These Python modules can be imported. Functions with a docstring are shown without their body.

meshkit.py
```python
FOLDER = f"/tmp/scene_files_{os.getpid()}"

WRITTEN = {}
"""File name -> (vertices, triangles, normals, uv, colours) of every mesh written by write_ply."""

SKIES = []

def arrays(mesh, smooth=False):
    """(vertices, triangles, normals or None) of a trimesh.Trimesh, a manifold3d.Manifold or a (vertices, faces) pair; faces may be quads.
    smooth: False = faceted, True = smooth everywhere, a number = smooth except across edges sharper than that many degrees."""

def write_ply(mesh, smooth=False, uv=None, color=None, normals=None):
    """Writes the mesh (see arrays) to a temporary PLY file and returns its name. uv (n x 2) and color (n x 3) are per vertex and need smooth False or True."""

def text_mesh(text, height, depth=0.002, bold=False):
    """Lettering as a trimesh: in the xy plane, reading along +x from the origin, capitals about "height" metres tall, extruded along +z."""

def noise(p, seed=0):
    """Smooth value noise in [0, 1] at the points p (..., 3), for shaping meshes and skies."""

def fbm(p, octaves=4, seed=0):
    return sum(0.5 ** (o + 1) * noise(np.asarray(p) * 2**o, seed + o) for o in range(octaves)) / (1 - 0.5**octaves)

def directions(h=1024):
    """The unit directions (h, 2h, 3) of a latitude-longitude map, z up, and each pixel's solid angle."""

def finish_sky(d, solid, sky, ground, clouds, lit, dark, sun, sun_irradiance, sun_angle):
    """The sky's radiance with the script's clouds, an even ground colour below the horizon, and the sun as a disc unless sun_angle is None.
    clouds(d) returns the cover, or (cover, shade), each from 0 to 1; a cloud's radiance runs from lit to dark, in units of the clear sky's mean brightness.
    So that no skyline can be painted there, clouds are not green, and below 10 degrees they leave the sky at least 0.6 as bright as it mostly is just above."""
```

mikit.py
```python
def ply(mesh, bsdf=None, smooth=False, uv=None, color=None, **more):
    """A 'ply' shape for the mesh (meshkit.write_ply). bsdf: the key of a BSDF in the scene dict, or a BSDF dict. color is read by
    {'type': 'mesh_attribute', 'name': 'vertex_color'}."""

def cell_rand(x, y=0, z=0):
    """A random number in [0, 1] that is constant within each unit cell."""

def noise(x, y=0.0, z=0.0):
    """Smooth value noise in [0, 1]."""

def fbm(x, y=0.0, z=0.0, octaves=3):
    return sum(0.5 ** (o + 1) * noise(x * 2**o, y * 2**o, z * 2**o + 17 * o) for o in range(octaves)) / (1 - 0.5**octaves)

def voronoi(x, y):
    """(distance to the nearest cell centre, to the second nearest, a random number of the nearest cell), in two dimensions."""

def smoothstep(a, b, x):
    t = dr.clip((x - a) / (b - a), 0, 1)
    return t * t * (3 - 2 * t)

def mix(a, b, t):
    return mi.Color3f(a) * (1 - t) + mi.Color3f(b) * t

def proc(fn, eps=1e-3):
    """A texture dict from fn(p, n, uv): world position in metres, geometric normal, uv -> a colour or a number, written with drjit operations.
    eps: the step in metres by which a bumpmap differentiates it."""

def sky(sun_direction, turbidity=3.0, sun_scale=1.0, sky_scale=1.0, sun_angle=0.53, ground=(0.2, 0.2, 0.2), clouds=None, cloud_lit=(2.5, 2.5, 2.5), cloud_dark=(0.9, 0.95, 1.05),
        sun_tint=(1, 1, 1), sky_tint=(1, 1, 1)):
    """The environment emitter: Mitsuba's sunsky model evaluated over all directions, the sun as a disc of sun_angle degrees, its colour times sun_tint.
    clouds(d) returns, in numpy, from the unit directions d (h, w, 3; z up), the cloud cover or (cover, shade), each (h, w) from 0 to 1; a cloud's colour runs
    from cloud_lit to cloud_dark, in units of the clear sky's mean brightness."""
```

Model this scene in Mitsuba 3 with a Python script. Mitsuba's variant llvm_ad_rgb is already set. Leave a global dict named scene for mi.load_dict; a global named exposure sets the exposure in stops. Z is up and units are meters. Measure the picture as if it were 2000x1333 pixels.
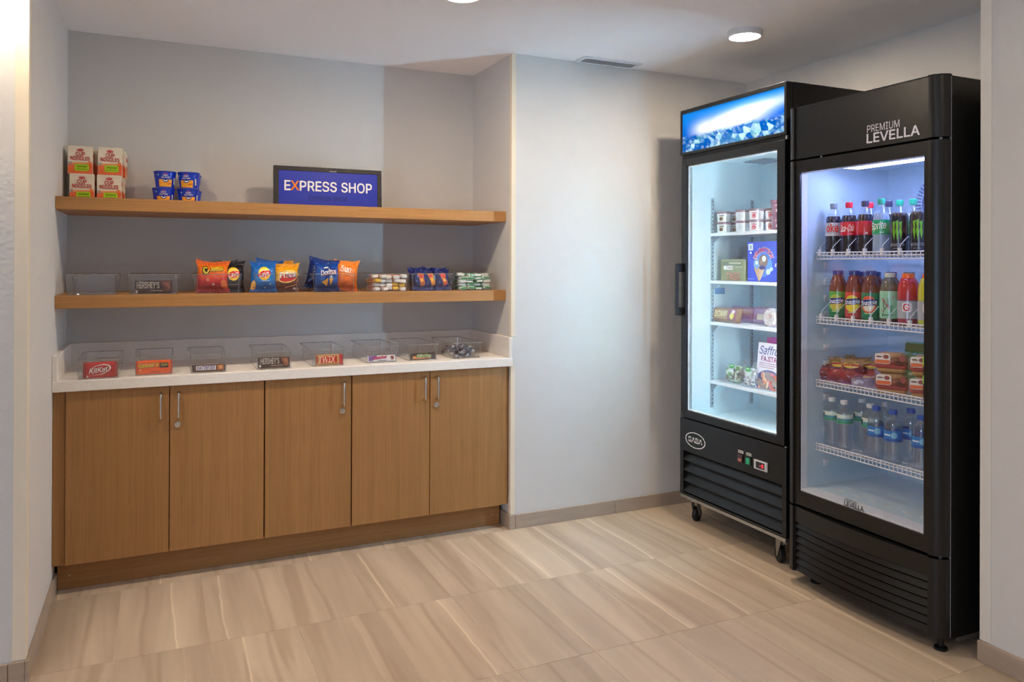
import math, random
import numpy as np
import trimesh, shapely
from shapely.geometry import Polygon, Point, box as sbox, LineString
from shapely import affinity
import drjit as dr
import mitsuba as mi
import mikit, meshkit
from mikit import noise, fbm, voronoi, cell_rand, smoothstep, mix, proc

scene, labels = {}, {}
T4 = mi.ScalarTransform4f
random.seed(7); rng = np.random.default_rng(7)

# ------------------------------------------------------------------ camera
F_PX = 1504.09                                    # focal length in pixels of the 2000 wide frame
CAM = np.array([0.3767, -4.0690, 1.3416])
YAW, PITCH, ROLL = 0.4318, 0.0030, 0.0036
_f = np.array([math.sin(YAW)*math.cos(PITCH), math.cos(YAW)*math.cos(PITCH), math.sin(PITCH)])
_r = np.array([math.cos(YAW), -math.sin(YAW), 0]); _u = np.cross(_r, _f)
_r, _u = math.cos(ROLL)*_r + math.sin(ROLL)*_u, -math.sin(ROLL)*_r + math.cos(ROLL)*_u
_m = np.eye(4); _m[:3, 0], _m[:3, 1], _m[:3, 2], _m[:3, 3] = -_r, _u, _f, CAM
scene['camera'] = {'type': 'perspective', 'fov': math.degrees(2*math.atan(1000/F_PX)), 'fov_axis': 'x',
                   'principal_point_offset_y': 155.43/1333, 'near_clip': 0.05, 'far_clip': 60., 'to_world': T4(_m.tolist())}
exposure = 0.1
WARM = np.array([1.0, 0.81, 0.60])                # ceiling lamps
COOL = np.array([0.48, 0.84, 1.12])                # strip light of the freezer
VIOL = np.array([0.41, 0.47, 1.0])                # lamp of the drinks fridge
DAY = np.array([0.55, 0.78, 1.15])                # daylight in the window
LAMP_L, STRIP_L, FRIDGE_L, DAY_L, HEAD_L = 285.0, 285.0, 25.0, 5.5, .70

# ------------------------------------------------------------------ helpers
def lin(c):
    c = np.asarray(c, float)/255
    return np.where(c <= .04045, c/12.92, ((c+.055)/1.055)**2.4)
def rgb(c): return {'type': 'rgb', 'value': [float(x) for x in lin(c)]}
def raw(c): return {'type': 'rgb', 'value': [float(x) for x in c]}

def fresh(key):
    if key not in scene and key not in labels: return key
    k = 1
    while f'{key}_{k:03d}' in scene or f'{key}_{k:03d}' in labels: k += 1
    return f'{key}_{k:03d}'
used_parts = set()
def partkey(parent, name):
    key = f'{parent}__{name}'; k = 0
    while key in used_parts:
        k += 1; key = f'{parent}__{name}_{k:03d}'
    used_parts.add(key)
    return key
def thing(name, label, cat, group=None):
    key = fresh(name)
    labels[key] = {'label': label, 'category': cat}
    if group: labels[key]['group'] = group
    return key
def struct(name):
    labels[name] = {'kind': 'structure'}
    return name

def box(x0, x1, y0, y1, z0, z1, b=0.0):
    lo = np.minimum([x0, y0, z0], [x1, y1, z1]); hi = np.maximum([x0, y0, z0], [x1, y1, z1])
    if b <= 0:
        return trimesh.creation.box(bounds=[lo, hi])
    b = min(b, *( (hi-lo)*.49 ))
    pts = []
    for s in np.ndindex(2, 2, 2):
        s = np.array(s)
        c = np.where(s == 1, hi, lo); d = np.where(s == 1, -1, 1)*b
        for k in range(3):
            p = c + d; p[k] = c[k]; pts.append(p)
    return trimesh.convex.convex_hull(np.array(pts))
def lathe(prof, n=28, c=(0, 0, 0)):
    prof = np.asarray(prof, float); m = len(prof)
    a = np.arange(n)/n*2*np.pi
    v = np.zeros((m, n, 3))
    v[..., 0] = prof[:, :1]*np.cos(a); v[..., 1] = prof[:, :1]*np.sin(a); v[..., 2] = prof[:, 1:2]
    f = []
    for i in range(m-1):
        for j in range(n):
            p, q = i*n+j, i*n+(j+1) % n
            f += [[p, q, q+n], [p, q+n, p+n]]
    t = trimesh.Trimesh(v.reshape(-1, 3)+np.array(c), f, process=False)
    t.merge_vertices(); t.update_faces(t.nondegenerate_faces()); return t
def cyl(p0, p1, r, n=16):
    return trimesh.creation.cylinder(radius=r, segment=[p0, p1], sections=n)
def tube(pts, r, n=8, closed=False):
    pts = np.asarray(pts, float); m = len(pts)
    if closed: tan = np.roll(pts, -1, 0)-np.roll(pts, 1, 0)
    else: tan = np.gradient(pts, axis=0)
    tan /= np.linalg.norm(tan, axis=1, keepdims=True)
    ref = np.array([0, 0, 1.0]) if np.abs(tan[:, 2]).max() < .9 else np.array([.31, .9, .3])
    A = np.cross(tan, ref); A /= np.linalg.norm(A, axis=1, keepdims=True); B = np.cross(tan, A)
    a = np.arange(n)/n*2*np.pi
    v = pts[:, None]+r*(np.cos(a)[None, :, None]*A[:, None]+np.sin(a)[None, :, None]*B[:, None])
    f = []
    for i in range(m if closed else m-1):
        for j in range(n):
            p, q = i*n+j, i*n+(j+1) % n; k = ((i+1) % m)*n
            f += [[p, k+(j+1) % n, q], [p, k+j, k+(j+1) % n]]
    v = v.reshape(-1, 3)
    if not closed:
        v = np.vstack([v, pts[:1], pts[-1:]]); e = m*n
        for j in range(n):
            f += [[e, j, (j+1) % n], [e+1, (m-1)*n+(j+1) % n, (m-1)*n+j]]
    return trimesh.Trimesh(v, f, process=False)
def prism(poly, h, z0=0.0):
    m = trimesh.creation.extrude_polygon(poly, h, engine='earcut'); m.apply_translation([0, 0, z0]); return m
def cat(*ms): return trimesh.util.concatenate(list(ms))

class CM:
    """coloured pieces of one part, joined"""
    def __init__(self): self.v, self.f, self.c, self.n = [], [], [], 0
    def add(self, m, col=(128, 128, 128), smooth=None):
        if smooth:
            m = trimesh.graph.smooth_shade(m, angle=math.radians(smooth), facet_minarea=None) if smooth is not True else m
            v, f = np.array(m.vertices), np.array(m.faces)
        else:
            v = np.array(m.vertices)[np.array(m.faces).ravel()]; f = np.arange(len(v)).reshape(-1, 3)
        c = np.asarray(col, float)
        c = lin(np.broadcast_to(c, v.shape) if c.ndim == 1 else c)
        self.v.append(v); self.f.append(f+self.n); self.c.append(c); self.n += len(v)
        return self
    def put(self, parent, name, bsdf='print', label=None, matrix=None):
        key = partkey(parent, name)
        m = trimesh.Trimesh(np.vstack(self.v), np.vstack(self.f), process=False)
        if matrix is not None: m.apply_transform(matrix)
        scene[key] = mikit.ply(m, bsdf, smooth=True, color=np.vstack(self.c))
        if label: labels[key] = {'label': label}
        return key
def put(parent, name, mesh, bsdf, smooth=False, label=None, **kw):
    key = partkey(parent, name)
    scene[key] = mikit.ply(mesh, bsdf, smooth=smooth, **kw)
    if label: labels[key] = {'label': label}
    return key
def single(key, mesh, bsdf, smooth=False, **kw):
    scene[key] = mikit.ply(mesh, bsdf, smooth=smooth, **kw); return key

# lettering and flat print, laid on a surface through a map (u, v, w) -> xyz
def plane(O, R, N=None, U=(0, 0, 1)):
    O, R, U = (np.asarray(x, float) for x in (O, R, U)); N = np.cross(R, U) if N is None else np.asarray(N, float)
    return lambda p: O + p[:, :1]*R + p[:, 1:2]*U + p[:, 2:3]*N
FRONT = (1, 0, 0)        # things facing the room (-y)
SIDE = (0, -1, 0)        # things facing -x (in the fridges)
def cylmap(cx, cy, r, z0, th0):
    def fn(p):
        rr = r(p[:, 1]+z0) if callable(r) else r
        th = th0+p[:, 0]/rr
        return np.stack([cx+(rr+p[:, 2])*np.cos(th), cy+(rr+p[:, 2])*np.sin(th), z0+p[:, 1]], 1)
    return fn
def warp(m, fn):
    m = m.copy(); m.vertices = fn(np.array(m.vertices)); return m
_txt = {}
def text(s, h, bold=True, w=None, shear=0.0, at=(0, 0), rot=0.0, depth=0.0004, arc=None):
    key = (s, bold)
    if key not in _txt: _txt[key] = meshkit.text_mesh(s, 1.0, 0.01, bold)
    m = _txt[key].copy(); v = np.array(m.vertices)
    lo, hi = v.min(0), v.max(0)
    v[:, 0] -= (lo[0]+hi[0])/2; v[:, 1] -= .5
    sx = h if w is None else w/(hi[0]-lo[0])
    v[:, 0] *= sx; v[:, 1] *= h; v[:, 0] += shear*v[:, 1]; v[:, 2] *= depth/0.01
    if arc:
        a = v[:, 0]/arc; r = arc+v[:, 1]
        v[:, 0], v[:, 1] = r*np.sin(a), r*np.cos(a)-arc
    c, s_ = math.cos(rot), math.sin(rot)
    v[:, :2] = v[:, :2]@np.array([[c, s_], [-s_, c]]); v[:, 0] += at[0]; v[:, 1] += at[1]
    m.vertices = v; return m
def flat(poly, w=0.0002, size=None):
    """a thin print of a polygon in (u, v)"""
    out = []
    for g in getattr(poly, 'geoms', [poly]):
        if g.is_empty: continue
        v, f = trimesh.creation.triangulate_polygon(g, engine='earcut')
        v = np.column_stack([v, np.full(len(v), w)])
        if size: v, f = trimesh.remesh.subdivide_to_size(v, f, size)
        out.append(trimesh.Trimesh(v, f, process=False))
    return cat(*out)
def ell(cx, cy, a, b, rot=0, n=32):
    t = np.arange(n)/n*2*np.pi
    return affinity.rotate(Polygon(np.c_[cx+a*np.cos(t), cy+b*np.sin(t)]), rot)
def rect(cx, cy, w, h, rot=0, rad=0):
    p = sbox(cx-w/2+rad, cy-h/2+rad, cx+w/2-rad, cy+h/2-rad)
    if rad: p = p.buffer(rad, 4)
    return affinity.rotate(p, rot)

# ------------------------------------------------------------------ materials
def principled(c, rough=.5, spec=.5, metal=0., **k):
    return {'type': 'twosided', 'b': {'type': 'principled', 'base_color': c if isinstance(c, dict) else rgb(c), 'roughness': rough, 'specular': spec, 'metallic': metal, **k}}
def L3(c): return mi.Color3f(*[float(x) for x in lin(c)])
def wall_bump(p, n, uv): return fbm(p.x*115, p.y*115, p.z*95, 2)
scene['m_wall'] = {'type': 'twosided', 'b': {'type': 'bumpmap', 'arbitrary': proc(wall_bump, .002), 'scale': .0016,
                   'bsdf': principled((205, 204, 202), .55, .3)['b']}}
def paint_fn(p, n, uv): return mix(L3((208, 204, 198)), L3((213, 209, 203)), fbm(p.x*3, p.y*3, p.z*3))
scene['m_ceiling'] = principled((235, 236, 238), .8, .2)
def floor_fn(p, n, uv):
    ix, iy = dr.floor((p.x-.25)/.302), dr.floor((p.y+.54)/.6145)
    k, k2 = cell_rand(ix, iy, 1), cell_rand(ix, iy, 2)
    lx, ly = (p.x-.25)/.302-ix, (p.y+.54)/.6145-iy
    sl = (cell_rand(ix, iy, 3)-.5)*.10
    x = p.x+sl*ly+.014*(noise(p.y*4.2, k*40)-.5)+k*13.0
    band = fbm(x*9, p.y*.9+k2*9, k*7, 3)
    fine = fbm(x*60, p.y*2.2, k*5, 3)
    c = mix(L3((174, 156, 136)), L3((198, 180, 158)), smoothstep(.22, .80, band*.8+fine*.2))
    c = mix(c, L3((159, 138, 116)), .45*smoothstep(.56, .70, fbm(x*15, p.y*1.1, k2*11, 3)))
    vx = lx-(.18+.64*k2)-.35*(sl*2)*(ly-.5)-.07*(noise(p.y*3.1, k*31)-.5)-.012*(noise(p.y*17, k*19)-.5)
    on = smoothstep(.25, .45, k)
    v = smoothstep(.022, .0, dr.abs(vx))+.45*dr.select(vx > 0, smoothstep(.14, .0, vx), 0)
    c = mix(c, L3((226, 208, 184)), dr.clip(.62*on*v*(.5+.5*noise(p.y*7, k*9)), 0, 1))
    v2 = lx-(.2+.6*cell_rand(ix, iy, 5))+.08*(noise(p.y*3, k2*17)-.5)
    c = mix(c, L3((147, 124, 103)), .32*smoothstep(.05, 0, dr.abs(v2)))
    return c*(.95+.10*k)
scene['m_tile'] = principled(proc(floor_fn), .38, .35)
scene['m_grout'] = principled((206, 190, 170), .9, .2)
def base_fn(p, n, uv):
    return mix(L3((150, 134, 119)), L3((176, 158, 141)), fbm(p.x*5+p.y*5, p.z*45, (p.x-p.y)*3, 3))
scene['m_base'] = principled(proc(base_fn), .42, .35)
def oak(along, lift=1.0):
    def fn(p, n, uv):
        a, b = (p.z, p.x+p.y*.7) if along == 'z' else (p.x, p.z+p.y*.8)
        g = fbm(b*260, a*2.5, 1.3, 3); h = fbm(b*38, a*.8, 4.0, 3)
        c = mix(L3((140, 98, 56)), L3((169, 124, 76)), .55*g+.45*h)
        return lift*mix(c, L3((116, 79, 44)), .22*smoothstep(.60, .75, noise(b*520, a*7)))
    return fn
scene['m_oak_v'] = principled(proc(oak('z')), .45, .35)
scene['m_oak_h'] = principled(proc(oak('x')), .42, .35)
scene['m_oak_shelf_lit'] = principled(proc(oak('x', 1.3)), .42, .35)  # same laminate as the doors, brighter light on the shelves lifted into its colour
def quartz(p, n, uv): return mix(L3((229, 225, 219)), L3((225, 220, 213)), smoothstep(.5, .75, fbm(p.x*130, p.y*130, p.z*130, 2)))
scene['m_quartz'] = principled(proc(quartz), .25, .5)
scene['m_trim'] = principled((224, 214, 194), .4, .4)
scene['m_trim_pale'] = principled((214, 212, 206), .4, .4)
scene['m_chrome'] = principled((214, 212, 208), .22, .5, 1.)
scene['m_steel'] = principled((176, 176, 174), .32, .5, .9)
scene['m_black'] = principled((19, 18, 17), .33, .4)
scene['m_side_shaded'] = principled((13, 13, 13), .4, .4)  # darker copy of the front black, shade of the cabinet sides in the colour
scene['m_black_dull'] = principled((17, 17, 17), .55, .4)
scene['m_rubber'] = principled((15, 15, 16), .5, .4)
scene['m_white'] = principled((214, 218, 222), .35, .4)
scene['m_liner'] = principled((190, 211, 220), .4, .4)  # white liner with the cyan of the glow put into its colour
scene['m_wire'] = principled((225, 227, 232), .35, .5)
scene['m_grey'] = principled((120, 124, 130), .4, .5)
scene['m_rim'] = principled((132, 130, 127), .12, .8)
scene['m_glass'] = {'type': 'thindielectric', 'int_ior': 1.45}
scene['m_clear'] = {'type': 'thindielectric', 'int_ior': 1.5}
scene['m_bin'] = {'type': 'thindielectric', 'int_ior': 1.62, 'specular_transmittance': raw((.93, .93, .925))}
scene['m_pet'] = {'type': 'thindielectric', 'int_ior': 1.75, 'specular_transmittance': raw((.95, .96, .97))}
scene['m_water'] = {'type': 'thindielectric', 'int_ior': 1.33, 'specular_transmittance': raw((.86, .93, .97))}
scene['m_frame'] = principled((46, 42, 40), .45, .4)
scene['m_blue'] = principled((38, 52, 170), .3, .5)
scene['m_lid'] = principled((120, 82, 86), .4, .5)
VC = {'type': 'mesh_attribute', 'name': 'vertex_color'}
scene['print'] = principled(VC, .42, .4)
scene['gloss'] = principled(VC, .17, .7)
scene['foil'] = principled(VC, .28, .6, .75)
def emit(c, L): return {'type': 'area', 'radiance': raw(np.asarray(c)*L)}
scene['m_lampface'] = principled((235, 230, 220), .6, .2)

# ------------------------------------------------------------------ the room
W, H, D1 = 2.005, 2.409, 0.5287                   # niche width, ceiling, depth of the niche
R, XR, YR, YL = 3.513, 2.919, -2.361, -1.185      # right wall, nearer right wall and its end, end of the left wall
XF, YB = -3.4, -7.6                               # far left and back of the room
single(struct('floor'), box(XF, R, YB, .1, -.10, -.0012), 'm_grout')
TX0, TY0, TW, TL, JT = .25, -.54, .302, .6145, .0011
for iy in range(-11, 1):
    for ix in range(-12, 11):
        x0, x1 = TX0+ix*TW+JT/2, TX0+(ix+1)*TW-JT/2
        y1, y0 = TY0+(iy+1)*TL-JT/2, TY0+iy*TL+JT/2
        seen = -.06 < x1 and y0 > -3.1
        if not seen: continue
        x0, x1, y0, y1 = max(x0, -.02 if y1 > YL else x0), min(x1, R), y0, min(y1, -.02)
        if x1-x0 < .01 or y1-y0 < .01: continue
        put('floor', 'tile', box(x0, x1, y0, y1, -.012, 0, .0004), 'm_tile')
put('floor', 'far_tiles', cat(box(XF, R, YB, TY0-4*TL-.62, -.02, -.001), box(XF, TX0-TW*2, TY0-4*TL-.62, YL, -.02, -.001)), 'm_tile')
labels['floor__far_tiles'] = {'kind': 'stuff'}

single(struct('wall_back'), box(-.1, W+.1, 0, .1, -.02, H), 'm_wall')
single(struct('wall_left'), box(-.12, 0, YL, .1, -.02, H), 'm_wall')
single(struct('wall_niche_right'), box(W, R+.1, -D1, .1, -.02, H), 'm_wall')
single(struct('wall_right'), box(R, R+.1, YR-.02, -D1, -.02, H), 'm_wall')
single(struct('wall_right_near'), box(XR, R+.1, YB, YR, -.02, H), 'm_wall')
single(struct('wall_left_near'), box(XF-.1, 0, YL, YL+.12, -.02, H), 'm_wall')
single(struct('wall_rear'), box(XF-.1, R+.1, YB-.1, YB, -.02, H), 'm_wall')
WY0, WY1, WZ0, WZ1 = -7.2, -4.6, .2, 1.8         # the window opening in the far left wall
single(struct('wall_left_far'), cat(box(XF-.1, XF, YB, WY0, -.02, H), box(XF-.1, XF, WY1, YL, -.02, H), box(XF-.1, XF, WY0, WY1, -.02, WZ0), box(XF-.1, XF, WY0, WY1, WZ1, H)), 'm_wall')
single(struct('ceiling'), box(XF-.1, R+.1, YB-.1, .1, H, H+.1), 'm_ceiling')
win = struct('window_1')
for k in range(4):
    a, b = WY0+(WY1-WY0)*k/4, WY0+(WY1-WY0)*(k+1)/4
    put(win, 'pane', box(XF-.07, XF-.06, a+.03, b-.03, WZ0+.03, WZ1-.03), 'm_lampface', emitter=emit(DAY, DAY_L))
put(win, 'frame', cat(*[box(XF-.09, XF-.03, y-.03, y+.03, WZ0, WZ1, .004) for y in np.linspace(WY0, WY1, 5)],
                      box(XF-.09, XF-.03, WY0, WY1, WZ0, WZ0+.04, .004), box(XF-.09, XF-.03, WY0, WY1, WZ1-.04, WZ1, .004)), 'm_black')

# tile baseboards, each tile a piece
BZ, BT = .0713, .011
def basetile(parent, x0, x1, y0, y1):
    put(parent, 'tile', box(x0, x1, y0, y1, 0, BZ, .0016), 'm_base')
b = struct('baseboard_left')
single(b, box(0, .004, YL, -.43, 0, BZ-.004), 'm_grout')
for y0, y1 in ((YL-BT, -.70), (-.698, -.43)): basetile(b, 0, BT, y0, y1)
b = struct('baseboard_left_near')
single(b, box(-2.0, 0, YL-.004, YL, 0, BZ-.004), 'm_grout')
for x0, x1 in ((-.045, -.0003), (-.655, -.047), (-1.265, -.657), (-1.875, -1.267)): basetile(b, x0, x1, YL-BT, YL)
b = struct('baseboard_back')
single(b, box(W, R, -D1-.004, -D1, 0, BZ-.004), 'm_grout')
for x0, x1 in ((W-BT, W+.022), (W+.0235, 2.618), (2.6195, 3.22), (3.2215, R)): basetile(b, x0, x1, -D1-BT, -D1)
b = struct('baseboard_niche_right')
single(b, box(W-.004, W, -D1, -.40, 0, BZ-.004), 'm_grout')
basetile(b, W-BT, W, -D1-.0005, -.42)
b = struct('baseboard_right_near')
single(b, box(XR-.004, XR, -5.0, YR, 0, BZ-.004), 'm_grout')
for y0, y1 in ((-2.965, YR+.006), (-3.575, -2.967), (-4.185, -3.577), (-4.8, -4.187)): basetile(b, XR-BT, XR, y0, y1)

# corner guards
def guard(name, cx, cy, sx, sy, z0, z1, w=.028, t=.0028, bs='m_trim'):
    # an L of two thin wings on an outside corner: wings run from the corner in sx (along x) and sy (along y)
    m = cat(box(cx-sx*-0+(-sx)*t, cx+sx*w, cy-sy*t, cy, z0, z1, .001), box(cx-sx*t, cx, cy-sy*t, cy+sy*w, z0, z1, .001))
    single(struct(name), m, bs)
guard('trim_1', W, -D1, 1, 1, .972, H-.001, .022)
guard('trim_2', W, -D1, 1, 1, BZ+.002, .824, .022)
guard('trim_3', 0, YL, -1, 1, BZ+.002, H-.001, .036)
guard('trim_4', XR, YR, 1, -1, BZ+.002, H-.001, .036, bs='m_trim_pale')

# ceiling lamps and vent
LAMPS = [(2.815, -1.315), (1.452, -1.262), (-.05, -1.33), (1.452, -2.75), (2.45, -3.3), (-.6, -2.9), (.2, -4.3), (1.9, -4.9), (-1.9, -2.2), (-1.8, -4.6), (.4, -6.2)]  # first two seen, third inferred from wall glow, the rest added for ambient light
lampnames = ['round warm ceiling light above the blue-topped freezer', 'round warm ceiling light cut off by the top edge above the shelves']
for i, (x, y) in enumerate(LAMPS):
    l = thing('ceiling_light', lampnames[i] if i < 2 else 'unseen round warm ceiling light behind or beside the camera, lighting the room', 'ceiling light', 'ceiling lights out of view' if i > 1 else None)
    put(l, 'housing', lathe([(0, H), (.079, H), (.0795, H-.006), (.077, H-.022), (.074, H-.026), (.0705, H-.026), (.0705, H-.02), (0, H-.02)], 40, (x, y, 0)), 'm_white', 40)
    d = lathe([(0, -.030), (.05, -.029), (.0695, -.0245)], 40, (x, y, H))
    put(l, 'diffuser', d, 'm_lampface', True, 'glowing diffuser', emitter=emit(WARM, LAMP_L*(1, 1, .9, .16, .24, .12, .2, .2, .10, .2, .2)[i]))
v = thing('ceiling_vent', 'white louvred air vent in the ceiling at the wall', 'vent')
vx0, vx1, vy0, vy1 = 2.36, 2.715, -.645, -.54
put(v, 'frame', cat(box(vx0, vx1, vy0, vy0+.018, H-.008, H, .002), box(vx0, vx1, vy1-.018, vy1, H-.008, H, .002), box(vx0, vx0+.022, vy0, vy1, H-.008, H, .002), box(vx1-.022, vx1, vy0, vy1, H-.008, H, .002)), 'm_white')
put(v, 'duct_shade_sheet', box(vx0+.02, vx1-.02, vy0+.016, vy1-.016, H-.0012, H-.0004), 'm_black_dull')  # flat dark sheet in place of the shade inside the duct
for k in range(22):
    x = vx0+.03+k*(vx1-vx0-.06)/21
    s = box(-.0006, .0006, vy0+.016, vy1-.016, -.0042, .0042); s.apply_transform(trimesh.transformations.rotation_matrix(.35, [0, 1, 0])); s.apply_translation([x, 0, H-.0058])
    put(v, 'slat', s, 'm_white')

# ------------------------------------------------------------------ cabinets, worktop, shelves
CF, DZ0, DZ1 = -.525, .126, .8215
def handle(door, x, y=CF):
    zs = np.r_[np.linspace(.684, .684, 1), np.linspace(.684, .794, 8), .794]
    pts = [(x, y, .686), (x, y-.018, .686), (x, y-.026, .690), (x, y-.028, .698)]+[(x, y-.028, z) for z in np.linspace(.71, .77, 5)]+[(x, y-.028, .782), (x, y-.026, .790), (x, y-.018, .794), (x, y, .794)]
    put(door, 'handle', tube(pts, .0048, 10), 'm_chrome', True, 'brushed metal bar handle')
def lock(door, x, z, y=CF):
    m = lathe([(0, 0), (.0135, 0), (.0135, .004), (.011, .007), (.007, .0075), (.0065, .006), (0, .006)], 24)
    m.apply_transform(trimesh.transformations.rotation_matrix(math.pi/2, [1, 0, 0])); m.apply_translation([x, y, z])
    k = box(x-.0012, x+.0012, y-.0068, y-.005, z-.0045, z+.0045)
    put(door, 'lock', cat(m, k), 'm_chrome', 30, 'round metal key lock')
units = [((0.0, .8105), [(.0465, .4255, .393, None), (.4285, .8075, .461, .657)], 'double door oak laminate base cabinet at the left end of the counter'),
         ((.8105, 1.1965), [(.8135, 1.1935, 1.1565, .661)], 'narrow single door oak laminate base cabinet in the middle of the counter run'),
         ((1.1965, 2.0), [(1.1995, 1.5745, 1.5465, None), (1.5775, 1.9555, 1.611, .656)], 'double door oak laminate base cabinet at the right end by the white wall')]
for (x0, x1), doors, lab in units:
    c = thing('base_cabinet', lab, 'cabinet')
    put(c, 'body', cat(box(x0+.001, x0+.018, -.503, -.02, DZ0-.004, .824), box(x1-.018, x1-.001, -.503, -.02, DZ0-.004, .824), box(x0+.018, x1-.018, -.503, -.02, DZ0-.004, DZ0+.014), box(x0+.018, x1-.018, -.503, -.485, .80, .824), box(x0+.018, x1-.018, -.03, -.02, DZ0, .82)), 'm_oak_v')
    if x0 == 0: put(c, 'filler_strip', box(.001, .0445, -.512, -.503, DZ0, .824, .0008), 'm_oak_v')
    if x1 == 2.0: put(c, 'filler_strip', box(1.958, 1.994, -.512, -.503, DZ0, .824, .0008), 'm_oak_v')
    for a, b_, hx, lz in doors:
        d = put(c, 'door', box(a, b_, CF, -.505, DZ0, DZ1, .0012), 'm_oak_v')
        handle(d, hx)
        if lz: lock(d, hx-.003, lz)
t = thing('toe_kick', 'dark oak toe kick board under the cabinets', 'toe kick')
put(t, 'board', box(.012, 1.985, -.436, -.421, 0, DZ0-.004, .001), 'm_oak_h')
for x in (.055, 1.945): put(t, 'screw', lathe([(0, 0), (.004, 0), (.003, .0015), (0, .0018)], 12).apply_transform(trimesh.transformations.rotation_matrix(math.pi/2, [1, 0, 0])).apply_translation([x, -.436, .055]), 'm_chrome')
CZ = .868
t = thing('worktop', 'white stone worktop with upstands over the cabinets', 'worktop')
put(t, 'slab', box(.0005, W+.0025, -.546, -.0005, .8245, CZ, .0025), 'm_quartz')
put(t, 'upstand', box(.0005, W, -.0185, -.0005, CZ, .970, .002), 'm_quartz')
put(t, 'upstand', box(.0005, .0205, -.543, -.019, CZ, .970, .002), 'm_quartz')
put(t, 'upstand', box(W-.0185, W+.0015, -.543, -.019, CZ, .970, .002), 'm_quartz')
ZU, ZL = 1.610, 1.2055
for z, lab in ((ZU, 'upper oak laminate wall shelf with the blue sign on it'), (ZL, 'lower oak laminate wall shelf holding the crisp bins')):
    single(thing('wall_shelf', lab, 'shelf'), box(.001, W-.001, -.463, -.001, z-.053, z, .0012), 'm_oak_shelf_lit')

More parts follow.
